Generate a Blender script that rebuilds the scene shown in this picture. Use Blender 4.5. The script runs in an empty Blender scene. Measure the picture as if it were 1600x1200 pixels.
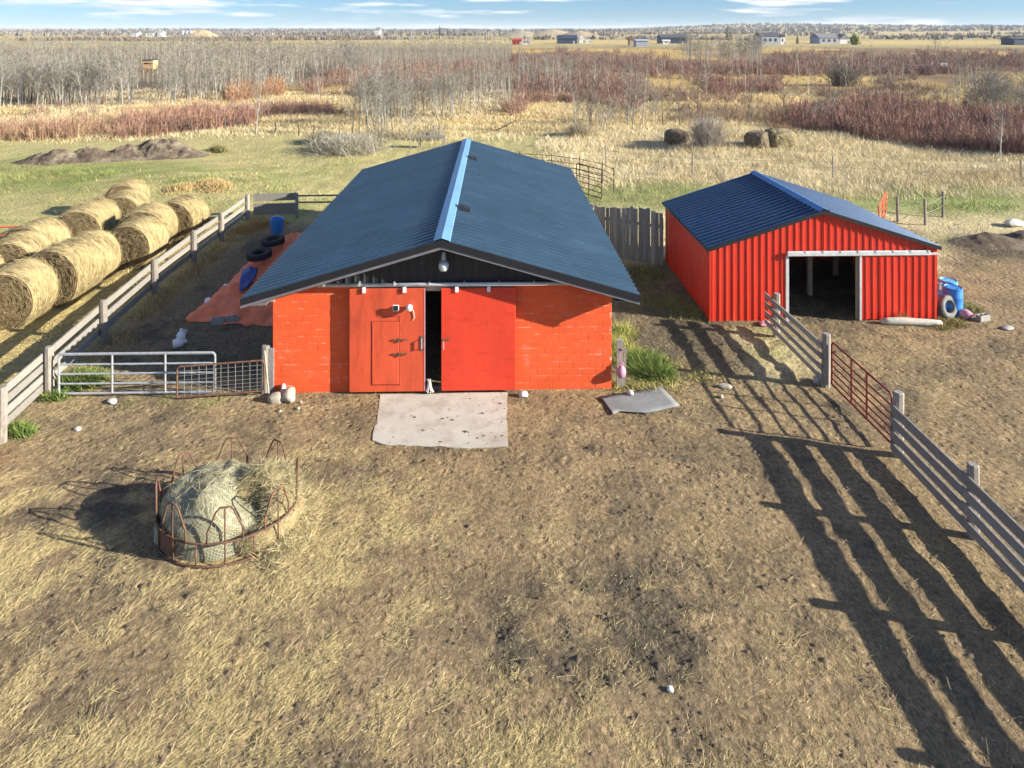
import bpy, bmesh, math, random
import numpy as np
from mathutils import Vector, Matrix
random.seed(7); rng = np.random.default_rng(11)
S = bpy.context.scene
COL = S.collection
R = math.radians

# ------------------------------------------------------------------ camera, sky, sun, exposure
CAM_H, FPX, HZ = 9.5, 1120.0, 46.0          # eye height (m), focal length and horizon row in photo pixels (1600 wide)
cam = bpy.data.cameras.new('camera'); camo = bpy.data.objects.new('camera', cam); COL.objects.link(camo)
camo.location = (0, 0, CAM_H); camo.rotation_euler = (R(90), 0, 0)
cam.sensor_width = 36; cam.lens = FPX/1600*36; cam.shift_y = -(600-HZ)/1600
cam.clip_start = 0.1; cam.clip_end = 30000
S.camera = camo

SUN_EL = 20.0
sx, sy = 0.968, -0.25
n_ = math.hypot(sx, sy); sx /= n_; sy /= n_
sdir = Vector((sx*math.cos(R(SUN_EL)), sy*math.cos(R(SUN_EL)), math.sin(R(SUN_EL))))
sun = bpy.data.lights.new('sun', 'SUN'); suno = bpy.data.objects.new('sun', sun); COL.objects.link(suno)
suno.rotation_euler = sdir.to_track_quat('Z', 'Y').to_euler(); suno.location = (60, -20, 40)
sun.energy = 5.0; sun.angle = R(0.5); sun.color = (1.0, 0.92, 0.78)

W = bpy.data.worlds.new('World'); S.world = W; W.use_nodes = True
nt = W.node_tree; nt.nodes.clear()
def wn(t, **k):
    n = nt.nodes.new(t)
    for a, b in k.items(): setattr(n, a, b)
    return n
sky = wn('ShaderNodeTexSky', sky_type='NISHITA', sun_disc=False, sun_elevation=R(SUN_EL), sun_rotation=math.atan2(sx, sy),
         altitude=500, air_density=1.0, dust_density=0.3, ozone_density=2.2)
tc = wn('ShaderNodeTexCoord'); mp = wn('ShaderNodeMapping'); mp.inputs['Scale'].default_value = (5.0, 5.0, 55)
mp.inputs['Location'].default_value = (3.1, 1.7, 0.45)
cn = wn('ShaderNodeTexNoise'); cn.inputs['Scale'].default_value = 1.0; cn.inputs['Detail'].default_value = 6; cn.inputs['Roughness'].default_value = 0.55
cr = wn('ShaderNodeValToRGB'); cr.color_ramp.elements[0].position = 0.53; cr.color_ramp.elements[1].position = 0.63
cn2 = wn('ShaderNodeTexNoise'); cn2.inputs['Scale'].default_value = 2.6; cn2.inputs['Detail'].default_value = 5
cc = wn('ShaderNodeValToRGB'); cc.color_ramp.elements[0].color = (5.0, 5.6, 6.6, 1); cc.color_ramp.elements[1].color = (9.5, 9.5, 9.5, 1)
cc.color_ramp.elements[0].position = 0.3; cc.color_ramp.elements[1].position = 0.6
tint = wn('ShaderNodeMix', data_type='RGBA', blend_type='MULTIPLY'); tint.inputs[0].default_value = 1; tint.inputs[7].default_value = (0.50, 0.78, 1.18, 1)
mx = wn('ShaderNodeMix', data_type='RGBA'); bg = wn('ShaderNodeBackground'); bg.inputs[1].default_value = 0.05
wo = wn('ShaderNodeOutputWorld')
L = nt.links.new
sv = wn('ShaderNodeMapping'); sv.inputs['Scale'].default_value = (1, 1, .9); sv.inputs['Location'].default_value = (0, 0, .02)
L(tc.outputs['Generated'], sv.inputs[0]); L(sv.outputs[0], sky.inputs['Vector'])
L(tc.outputs['Generated'], mp.inputs[0]); L(mp.outputs[0], cn.inputs['Vector']); L(mp.outputs[0], cn2.inputs['Vector'])
L(cn.outputs['Fac'], cr.inputs[0]); L(cn2.outputs['Fac'], cc.inputs[0])
L(sky.outputs[0], tint.inputs[6]); L(tint.outputs[2], mx.inputs[6]); L(cc.outputs[0], mx.inputs[7]); L(cr.outputs[0], mx.inputs[0])
L(mx.outputs[2], bg.inputs[0]); L(bg.outputs[0], wo.inputs[0])
S.view_settings.view_transform = 'Standard'; S.view_settings.look = 'None'
S.view_settings.exposure = 1.4; S.view_settings.gamma = 1.0; S.view_settings.use_curve_mapping = False
S.render.engine = 'CYCLES'; S.cycles.use_denoising = True; S.cycles.adaptive_threshold = 0.02; S.cycles.max_bounces = 4; S.cycles.diffuse_bounces = 2; S.cycles.glossy_bounces = 2

# ------------------------------------------------------------------ helpers
def G(px, py, z=0.0):
    """ground point (height z) that the photograph shows at photo pixel px, py"""
    Y = FPX*(CAM_H-z)/(py-HZ)
    return Vector(((px-800)/FPX*Y, Y, z))

def tag(o, label=None, cat=None, group=None, kind=None):
    if label: o['label'] = label
    if cat: o['category'] = cat
    if group: o['group'] = group
    if kind: o['kind'] = kind
    return o

def empty(name, loc, rz=0.0):
    o = bpy.data.objects.new(name, None); COL.objects.link(o); o.location = loc; o.rotation_euler = (0, 0, rz); o.empty_display_size = 0.2
    return o

def link(name, me, m, parent=None):
    o = bpy.data.objects.new(name, me); COL.objects.link(o)
    if m is not None and len(me.materials) == 0: me.materials.append(m)
    if parent: o.parent = parent
    return o

class MB:
    def __init__(s, off=(0, 0, 0)): s.v = []; s.f = []; s.off = Vector(off); s.sm = False
    def add(s, vs, fs):
        b = len(s.v); s.v += [tuple(Vector(p)-s.off) for p in vs]; s.f += [tuple(i+b for i in f) for f in fs]; return s
    def box(s, x0, x1, y0, y1, z0, z1):
        vs = [(x0,y0,z0),(x1,y0,z0),(x1,y1,z0),(x0,y1,z0),(x0,y0,z1),(x1,y0,z1),(x1,y1,z1),(x0,y1,z1)]
        return s.add(vs, [(0,3,2,1),(4,5,6,7),(0,1,5,4),(1,2,6,5),(2,3,7,6),(3,0,4,7)])
    def bbox(s, x0, x1, y0, y1, z0, z1, b=0.01):
        """box with chamfered edges"""
        vs = []; 
        for z, i in ((z0, b), (z0+b, 0), (z1-b, 0), (z1, b)):
            c = b+i
            vs += [(x0+c,y0+i,z),(x1-c,y0+i,z),(x1-i,y0+c,z),(x1-i,y1-c,z),(x1-c,y1-i,z),(x0+c,y1-i,z),(x0+i,y1-c,z),(x0+i,y0+c,z)]
        fs = [tuple(range(7,-1,-1)), tuple(range(24,32))]
        for k in range(3):
            for j in range(8): fs.append((k*8+j, k*8+(j+1)%8, k*8+8+(j+1)%8, k*8+8+j))
        return s.add(vs, fs)
    def beam(s, p, q, w, h, up=(0,0,1), jit=0.0):
        """box from p to q, w across, h along up"""
        p = Vector(p); q = Vector(q); d = (q-p).normalized(); u = Vector(up); r = d.cross(u).normalized(); u = r.cross(d).normalized()
        vs = []
        for c in (p, q):
            e = u*random.uniform(-jit, jit)
            for a, b in ((-1,-1),(1,-1),(1,1),(-1,1)): vs.append(c+r*(a*w/2)+u*(b*h/2)+e)
        return s.add(vs, [(0,1,2,3),(7,6,5,4),(0,4,5,1),(1,5,6,2),(2,6,7,3),(3,7,4,0)])
    def tube(s, pts, rad, n=8, closed=False, cap=True):
        pts = [Vector(p) for p in pts]; m = len(pts)
        rads = rad if isinstance(rad, (list, tuple)) else [rad]*m
        vs = []; ref = None
        for i, p in enumerate(pts):
            if closed: d = (pts[(i+1)%m]-pts[i-1]).normalized()
            else: d = (pts[min(i+1,m-1)]-pts[max(i-1,0)]).normalized()
            if ref is None: a = d.cross(Vector((0,0,1)) if abs(d.z) < .9 else Vector((1,0,0)))
            else: a = ref-d*ref.dot(d)
            a.normalize(); b = d.cross(a).normalized(); ref = a
            for k in range(n):
                t = 2*math.pi*k/n; vs.append(p+(a*math.cos(t)+b*math.sin(t))*rads[i])
        fs = []
        for i in range(m if closed else m-1):
            j = (i+1)%m
            for k in range(n): fs.append((i*n+k, i*n+(k+1)%n, j*n+(k+1)%n, j*n+k))
        if cap and not closed: fs += [tuple(range(n))[::-1], tuple(range((m-1)*n, m*n))]
        return s.add(vs, fs)
    def lathe(s, prof, n=24, c=(0,0,0), axis='z'):
        c = Vector(c); vs = []; fs = []
        for (r, z) in prof:
            for k in range(n):
                t = 2*math.pi*k/n
                p = (r*math.cos(t), r*math.sin(t), z)
                if axis == 'y': p = (p[0], p[2], p[1])
                elif axis == 'x': p = (p[2], p[0], p[1])
                vs.append(c+Vector(p))
        for i in range(len(prof)-1):
            for k in range(n): fs.append((i*n+k, i*n+(k+1)%n, (i+1)*n+(k+1)%n, (i+1)*n+k))
        if prof[0][0] > 1e-6: fs.append(tuple(range(n))[::-1])
        if prof[-1][0] > 1e-6: fs.append(tuple(range((len(prof)-1)*n, len(prof)*n)))
        return s.add(vs, fs)
    def build(s, name, m, parent=None, smooth=None):
        me = bpy.data.meshes.new(name); me.from_pydata(s.v, [], s.f)
        bm = bmesh.new(); bm.from_mesh(me); bmesh.ops.recalc_face_normals(bm, faces=bm.faces); bm.to_mesh(me); bm.free()
        if smooth is None: smooth = s.sm
        if smooth:
            me.shade_smooth()
            if smooth is not True: me.set_sharp_from_angle(angle=R(smooth))
        return link(name, me, m, parent)

def tri_mesh(name, V, T, m, C=None, parent=None, smooth=False):
    """numpy vertices + triangles (+ per-vertex colour) as one mesh"""
    V = np.asarray(V, np.float32); T = np.asarray(T, np.int32)
    me = bpy.data.meshes.new(name); k = T.shape[1]
    me.vertices.add(len(V)); me.vertices.foreach_set('co', V.ravel())
    me.loops.add(T.size); me.loops.foreach_set('vertex_index', T.ravel())
    me.polygons.add(len(T)); me.polygons.foreach_set('loop_start', np.arange(0, T.size, k, dtype=np.int32))
    if smooth: me.polygons.foreach_set('use_smooth', np.ones(len(T), bool))
    me.update(calc_edges=True)
    if C is not None:
        a = me.color_attributes.new('Col', 'FLOAT_COLOR', 'POINT')
        c4 = np.ones((len(V), 4), np.float32); c4[:, :3] = C; a.data.foreach_set('color', c4.ravel())
    return link(name, me, m, parent)

_LAT = np.random.default_rng(5).random(1 << 18)      # 512 x 512 lattice of random values
def hash2(ix, iy, seed):
    return _LAT[(((iy+seed*57) & 511) << 9)+((ix+seed*131) & 511)]
def vnoise(x, y, seed=0):
    x = np.asarray(x, float); y = np.asarray(y, float)
    ix = np.floor(x).astype(np.int64); iy = np.floor(y).astype(np.int64); fx = x-ix; fy = y-iy
    fx = fx*fx*(3-2*fx); fy = fy*fy*(3-2*fy)
    a = hash2(ix, iy, seed); b = hash2(ix+1, iy, seed); c = hash2(ix, iy+1, seed); d = hash2(ix+1, iy+1, seed)
    return (a*(1-fx)+b*fx)*(1-fy)+(c*(1-fx)+d*fx)*fy
def fbm(x, y, seed=0, o=4):
    s = 0; a = .5; t = 0
    for i in range(o):
        s = s+a*vnoise(x*2**i+17.3*i, y*2**i-9.1*i, seed+i*31); t += a; a *= .5
    return s/t
def sst(a, b, x): t = np.clip((x-a)/(b-a), 0, 1); return t*t*(3-2*t)
def in_poly(px, py, poly):
    px = np.asarray(px); py = np.asarray(py); r = np.zeros(px.shape, bool); n = len(poly)
    for i in range(n):
        x0, y0 = poly[i]; x1, y1 = poly[(i+1) % n]
        if y0 == y1: continue
        c = ((y0 > py) != (y1 > py)) & (px < (x1-x0)*(py-y0)/(y1-y0)+x0)
        r ^= c
    return r
def blob(x, y, cx, cy, rx, ry, soft=.5):
    d = np.sqrt(((x-cx)/rx)**2+((y-cy)/ry)**2); return 1-sst(1-soft, 1+soft, d)

# ------------------------------------------------------------------ materials
MATS = {}
def mat(name, col, rough=0.8, var=0.25, scale=4.0, stretch=(1,1,1), bump=0.0, bscale=30.0, metal=0.0, col2=None, spec=0.4,
        coords='pos', rnd=0.0, detail=5, streak=None, lo=.35, hi=.65):
    m = bpy.data.materials.new(name); m.use_nodes = True; t = m.node_tree; N = t.nodes; K = t.links.new
    b = N['Principled BSDF']; b.inputs['Roughness'].default_value = rough; b.inputs['Metallic'].default_value = metal
    b.inputs['Specular IOR Level'].default_value = spec
    if coords == 'pos': g = N.new('ShaderNodeNewGeometry'); src = g.outputs['Position']
    else: g = N.new('ShaderNodeTexCoord'); src = g.outputs['Object']
    mpn = N.new('ShaderNodeMapping'); mpn.inputs['Scale'].default_value = stretch; K(src, mpn.inputs[0])
    no = N.new('ShaderNodeTexNoise'); no.inputs['Scale'].default_value = scale; no.inputs['Detail'].default_value = detail; no.inputs['Roughness'].default_value = .62
    K(mpn.outputs[0], no.inputs['Vector'])
    rp = N.new('ShaderNodeValToRGB'); rp.color_ramp.elements[0].position = lo; rp.color_ramp.elements[1].position = hi
    c = Vector(col); c2 = Vector(col2) if col2 else c*(1-var)
    rp.color_ramp.elements[0].color = (*c2, 1); rp.color_ramp.elements[1].color = (*(c if col2 else c*(1+var*.5)), 1)
    K(no.outputs['Fac'], rp.inputs[0]); out = rp.outputs[0]
    if streak:       # second, differently stretched wear pattern: (colour, scale, stretch, lo, hi)
        sc_, ss_, st_, l_, h_ = streak
        m2 = N.new('ShaderNodeMapping'); m2.inputs['Scale'].default_value = st_; K(src, m2.inputs[0])
        n2 = N.new('ShaderNodeTexNoise'); n2.inputs['Scale'].default_value = ss_; n2.inputs['Detail'].default_value = 6; n2.inputs['Roughness'].default_value = .7
        K(m2.outputs[0], n2.inputs['Vector'])
        r2 = N.new('ShaderNodeMapRange'); r2.inputs[1].default_value = l_; r2.inputs[2].default_value = h_; K(n2.outputs['Fac'], r2.inputs[0])
        x = N.new('ShaderNodeMix'); x.data_type = 'RGBA'; x.inputs[7].default_value = (*sc_, 1); K(r2.outputs[0], x.inputs[0]); K(out, x.inputs[6]); out = x.outputs[2]
    if rnd:
        oi = N.new('ShaderNodeObjectInfo'); mr = N.new('ShaderNodeMapRange'); mr.inputs[3].default_value = 1-rnd; mr.inputs[4].default_value = 1+rnd*.6
        K(oi.outputs['Random'], mr.inputs[0]); x = N.new('ShaderNodeMix'); x.data_type = 'RGBA'; x.blend_type = 'MULTIPLY'; x.inputs[0].default_value = 1
        K(out, x.inputs[6]); K(mr.outputs[0], x.inputs[7]); out = x.outputs[2]
    K(out, b.inputs['Base Color'])
    if bump:
        bn = N.new('ShaderNodeTexNoise'); bn.inputs['Scale'].default_value = bscale; bn.inputs['Detail'].default_value = 6; bn.inputs['Roughness'].default_value = .65
        K(mpn.outputs[0], bn.inputs['Vector']); bp = N.new('ShaderNodeBump'); bp.inputs['Strength'].default_value = 1; bp.inputs['Distance'].default_value = bump
        K(bn.outputs['Fac'], bp.inputs['Height']); K(bp.outputs[0], b.inputs['Normal'])
    MATS[name] = m; return m

def mat_attr(name, rough=0.85, spec=0.2, nvar=0.0, nscale=8.0, bump=0.0, bscale=20, trans=0.0):
    m = bpy.data.materials.new(name); m.use_nodes = True; t = m.node_tree; N = t.nodes; K = t.links.new
    b = N['Principled BSDF']; b.inputs['Roughness'].default_value = rough; b.inputs['Specular IOR Level'].default_value = spec
    a = N.new('ShaderNodeAttribute'); a.attribute_name = 'Col'; out = a.outputs['Color']
    if nvar:
        g = N.new('ShaderNodeNewGeometry'); no = N.new('ShaderNodeTexNoise'); no.inputs['Scale'].default_value = nscale; no.inputs['Detail'].default_value = 8; no.inputs['Roughness'].default_value = .75
        K(g.outputs['Position'], no.inputs['Vector']); mr = N.new('ShaderNodeMapRange'); mr.inputs[1].default_value = .3; mr.inputs[2].default_value = .7
        mr.inputs[3].default_value = 1-nvar; mr.inputs[4].default_value = 1+nvar; K(no.outputs['Fac'], mr.inputs[0])
        x = N.new('ShaderNodeMix'); x.data_type = 'RGBA'; x.blend_type = 'MULTIPLY'; x.inputs[0].default_value = 1; K(out, x.inputs[6]); K(mr.outputs[0], x.inputs[7]); out = x.outputs[2]
    K(out, b.inputs['Base Color']); MATS[name] = m
    return m

RED = (0.76, 0.104, 0.026)
M_block = mat('painted block', RED, .75, .10, 1.3, bump=.003, bscale=60, rnd=.05, streak=((.74,.22,.13), 2.2, (1,1,1.6), .57, .80))
M_mortar = mat('painted mortar', (0.70,0.115,0.035), .85, .12, 6, streak=((.78,.45,.34), 3.2, (1,1,2.0), .53, .60))
M_door1 = mat('faded red door', (0.60,0.085,0.032), .6, .14, 1.2, (1,1,.5), bump=.012, bscale=3, streak=((.36,.05,.022), 1.9, (1.5,1,.35), .50, .74))
M_door2 = mat('bright red door', (0.66,0.050,0.020), .55, .10, 1.4, (1,1,.5), bump=.012, bscale=3, streak=((.44,.028,.014), 2.5, (.6,1,1.6), .54, .76))
M_reddark = mat('door frame red', (0.30,0.03,0.012), .7, .2, 5)
M_redmetal = mat('red ribbed metal', (0.60,0.032,0.014), .42, .10, 1.1, (1,1,.4), spec=.5, rnd=.10, bump=.025, bscale=1.6, streak=((.50,.10,.06), 2.5, (2,2,.7), .60, .80))
M_roof = mat('blue black roof metal', (0.045,0.092,0.142), .34, .16, .7, (1,1,1), spec=.5, metal=.40, rnd=.08, bump=.006, bscale=1.2, streak=((.10,.15,.20), 2.2, (.5,2.2,1), .58, .85))
M_roof2 = mat('deep blue roof metal', (0.022,0.058,0.130), .34, .14, .8, spec=.5, metal=.40, rnd=.08, bump=.006, bscale=1.2, streak=((.05,.10,.17), 3, (1,2,1), .62, .9))
M_cap = mat('light blue sheen ridge metal', (0.14,0.30,0.47), .4, .12, 2, (1,.3,1), spec=.5)  # lighter than the roof panels: sun and sky sheen put into the colour
M_cap2 = mat('blue sheen ridge metal', (0.06,0.20,0.42), .4, .1, 2, spec=.5)  # shed cap, sky sheen likewise painted in as a lighter blue
M_trim = mat('black trim metal', (0.012,0.014,0.020), .45, .2, 3, spec=.5)
M_soffit = mat('grey soffit', (0.16,0.15,0.17), .7, .2, 3)
M_gable = mat('black ribbed metal', (0.014,0.016,0.022), .5, .2, 2, spec=.5)
M_galv = mat('galvanised steel', (0.55,0.58,0.60), .38, .2, 6, metal=.55, streak=((.33,.2,.11), 7, (1,1,1), .60, .72))
M_galvw = mat('pale galvanised track', (0.62,0.64,0.65), .45, .15, 5, metal=.25, streak=((.4,.3,.2), 8, (1,1,1), .66, .76))
M_rust = mat('rusty steel', (0.16,0.085,0.055), .85, .3, 14, bump=.002, bscale=80, col2=(.07,.045,.035), streak=((.30,.12,.05), 9, (1,1,1), .52, .7))
M_redpipe = mat('red painted pipe', (0.20,0.022,0.02), .55, .25, 8, streak=((.16,.08,.05), 12, (1,1,1), .6, .75))
M_orangepipe = mat('orange painted pipe', (0.55,0.10,0.03), .6, .2, 8)
M_darkpipe = mat('dark pipe', (0.045,0.035,0.03), .7, .3, 8)
M_wire = mat('wire', (0.30,0.29,0.28), .5, .2, 8, metal=.5)
M_woodh = mat('weathered board', (0.272,0.255,0.228), .9, .3, 4, (2,2,28), bump=.004, bscale=5, rnd=.18, streak=((.22,.19,.15), 2.4, (1,1,3), .52, .75))
M_woodp = mat('weathered post', (0.30,0.27,0.235), .9, .35, 4, (22,22,2), bump=.006, bscale=4, rnd=.2, streak=((.15,.125,.10), 2, (3,3,1), .5, .75))
M_woodv = mat('grey vertical board', (0.27,0.265,0.26), .9, .35, 4, (20,20,2), bump=.005, bscale=4, rnd=.28, streak=((.13,.12,.115), 2, (4,4,1), .52, .75))
M_lumber = mat('pale lumber', (0.42,0.36,0.27), .85, .25, 4, (14,14,1.5))
M_log = mat('bleached log', (0.50,0.47,0.41), .9, .3, 3, (2,14,14), bump=.01, bscale=4)
M_conc = mat('concrete', (0.455,0.44,0.385), .92, .10, 1.2, bump=.004, bscale=40, streak=((.28,.245,.19), 1.9, (1,1,1), .48, .76))
M_cblock = mat('grey concrete block', (0.34,0.33,0.31), .95, .2, 9, bump=.006, bscale=60)
M_rock = mat('pale rock', (0.42,0.375,0.30), .9, .25, 5, bump=.012, bscale=18, coords='obj', rnd=.15)
M_rockw = mat('whitish rock', (0.62,0.60,0.56), .9, .2, 6, bump=.01, bscale=18)
M_tyre = mat('tyre rubber', (0.022,0.024,0.027), .75, .3, 8, spec=.35)
M_tyre2 = mat('dusty tyre', (0.20,0.20,0.19), .85, .3, 8)
M_barrel = mat('blue plastic', (0.035,0.22,0.62), .42, .12, 3, spec=.5, rnd=.06, streak=((.22,.36,.60), 3, (1,1,2), .58, .8))
M_barrel2 = mat('sky blue plastic', (0.12,0.40,0.68), .45, .12, 3, spec=.5)
M_greypl = mat('grey plastic', (0.36,0.38,0.40), .5, .15, 3)
M_white = mat('white plastic', (0.72,0.74,0.76), .5, .1, 4)
M_pink = mat('pink plastic', (0.55,0.26,0.34), .5, .15, 4)
M_tarp = mat('orange tarpaulin', (0.80,0.19,0.075), .6, .18, 1.6, bump=.01, bscale=5, streak=((.82,.28,.16), 1.5, (1,1,1), .5, .8))
M_bluetarp = mat('blue tarpaulin', (0.02,0.045,0.24), .4, .4, 5, bump=.02, bscale=8, streak=((.25,.35,.55), 5, (1,1,1), .58, .75))
M_mat = mat('grey rubber mat', (0.20,0.21,0.215), .9, .2, 2, bump=.003, bscale=30, streak=((.26,.20,.13), 2.3, (1,1,1), .55, .75))
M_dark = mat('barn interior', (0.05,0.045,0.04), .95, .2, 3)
M_catf = mat('cat fur', (0.55,0.50,0.44), .95, .3, 20, (1,1,3), coords='obj', streak=((.16,.13,.11), 16, (1,1,2), .52, .62))
M_eye = mat('cat eye', (0.02,0.02,0.01), .2, .0, 3)
M_glass = mat('lamp glass', (0.55,0.62,0.66), .15, .05, 5, spec=.8)
M_lamp = mat('lamp housing', (0.30,0.32,0.34), .4, .1, 5, metal=.5)
M_black = mat('black plastic', (0.02,0.02,0.022), .4, .1, 5)
M_bark = mat('pale aspen bark', (0.35,0.34,0.305), .9, .3, 3, (4,4,1.2), streak=((.10,.085,.07), 4, (2,2,1.5), .58, .68), rnd=.2)
M_barkd = mat('dark bark', (0.13,0.105,0.085), .95, .3, 5, (3,3,1), rnd=.2)
M_twig = mat('grey twigs', (0.255,0.24,0.20), .9, .25, .6, rnd=.28)
M_attr = mat_attr('dry stems')
M_attrn = mat_attr('foliage tint', nvar=.2, nscale=3)
M_soil = mat('dug soil', (0.120,0.088,0.060), .95, .35, 2.2, bump=.08, bscale=5, streak=((.24,.205,.145), .7, (1,1,1), .50, .64))
M_oldbale = mat('rotten bale', (0.17,0.135,0.09), .95, .5, 5, (1,1,3), bump=.05, bscale=9)
M_netbale = None

# ------------------------------------------------------------------ ground: one sheet to the horizon
def axis(fine0, fine1, step, grow, lim_lo, lim_hi):
    a = list(np.arange(fine0, fine1+1e-6, step)); s = step; x = a[-1]
    while x < lim_hi: s *= grow; x += s; a.append(x)
    s = step; x = a[0]; b = []
    while x > lim_lo: s *= grow; x -= s; b.append(x)
    return np.array(b[::-1]+a)
gx = axis(-13.0, 13.0, .090, 1.036, -9000, 9000)
gy = axis(8.6, 26.0, .080, 1.026, -60, 16000)
X, Y = np.meshgrid(gx, gy)

FR = [(-11.4,12.8),(-11.75,16.5),(-12.0,18.6),(-12.4,21.8),(-12.8,25.7),(-13.0,29.3),(-13.05,32.2),(-13.2,35.8)]   # left board fence line
def yard_mask(x, y):
    """1 inside the trampled yard, 0 out in the grass"""
    n = (fbm(x*.35, y*.35, 3)-.5)*3.2
    near = 1-sst(-.8, .8, y-19.5+n*.25)                                   # the big pen in front
    near = near*np.where(x < 0, 1-sst(-.6, .6, -x-11.6), 1)
    pen = (1-sst(-.5,.5, np.abs(x+9.6)-3.0))*(1-sst(-.8,.8,y-35))         # pen left of the barn
    lane = (1-sst(-.5,.6, np.abs(x-4.5)-2.3+n*.2))*(1-sst(-1,1,y-29))
    right = sst(8, 9.5, x)*(1-sst(-1.2, 1.2, y-26.5-sst(13,20,x)*5+n))    # paddock round the shed
    shed = (1-sst(-.1,.2,np.abs(x-10)-4.2))*(1-sst(-.1,.3,np.abs(y-26.4)-3.4))
    return np.clip(np.maximum.reduce([near, pen, lane, right, shed]), 0, 1)
def straw_mask(x, y):
    n = fbm(x*.55+2, y*.55, 21); n2 = fbm(x*1.7, y*1.7, 22)
    s = sst(.44, .60, n)*.45*sst(.30,.52,n2) + .40*sst(.48,.62,n2)
    zone = np.clip(blob(x, y, -5.5, 12.5, 5.0, 4.2)+ .95*blob(x, y, -1.5, 10.2, 5.5, 2.6)+ .8*blob(x,y,-9,10.5,5,4), 0, 1)
    bare = np.clip(blob(x, y, 1.0, 15.8, 5.0, 2.0)+blob(x,y,5.8,11.5,2.6,3.0)*.7+blob(x,y,-6,17.4,4,1.2)*.6, 0, 1)
    s = s*(.22+1.0*zone)+.55*zone*sst(.47,.60,n2)*sst(.36,.52,n)
    s = s*(1-.75*bare)
    s = np.maximum(s, .75*blob(x, y, -4.2, 13.3, 1.5, 1.6))
    s = np.maximum(s, .9*(1-sst(-.5,.6,np.abs(x+15.7+(y-24)*-.03)-2.6))*sst(18,21,y)*(1-sst(33,36,y)))
    return np.clip(s, 0, 1)
def damp_mask(x, y):
    d = sst(.54, .68, fbm(x*.8, y*.8, 41))*.42+sst(.60,.68,fbm(x*2.4, y*2.4, 45))*.38*(y < 24)
    d = d+blob(x, y, 1.4, 11.5, 2.2, 1.2)*sst(.38,.55,fbm(x*2.2,y*2.2,42))*.85
    d = d+blob(x, y, -8.2, 14.6, 1.6, 1.0)*sst(.4,.6,fbm(x*2,y*2,43))+blob(x,y,-9,17.3,3,.8)*.35*sst(.4,.6,fbm(x*2,y*2,44))
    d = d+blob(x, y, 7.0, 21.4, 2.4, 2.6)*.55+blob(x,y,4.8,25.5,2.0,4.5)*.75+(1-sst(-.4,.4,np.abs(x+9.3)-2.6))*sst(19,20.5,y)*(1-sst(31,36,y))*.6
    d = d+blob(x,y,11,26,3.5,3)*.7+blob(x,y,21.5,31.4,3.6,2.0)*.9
    return np.clip(d, 0, 1)
def green_mask(x, y):
    n = fbm(x*.16, y*.16, 51); n2 = fbm(x*.6, y*.6, 52)
    g = sst(.48, .66, n)*.5*sst(.35,.6,n2)
    g = np.clip(g+ sst(.35,.65,n2)*(blob(x,y,-24,46,7,4)*.6+blob(x,y,-17,44,5,5)*.35)+blob(x,y,8,42,7,4.5)*.8+blob(x,y,22,40,9,3.2)*.9+blob(x,y,-33,47,8,7)*.55, 0, 1)
    g = .75*g*(1-sst(50, 60, y+np.where(x<0,-4,8)))
    return np.clip(g, 0, 1)
def px_of(x, y): return 800+x/np.maximum(y,1)*FPX, HZ+FPX*CAM_H/np.maximum(y, 1)

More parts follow.
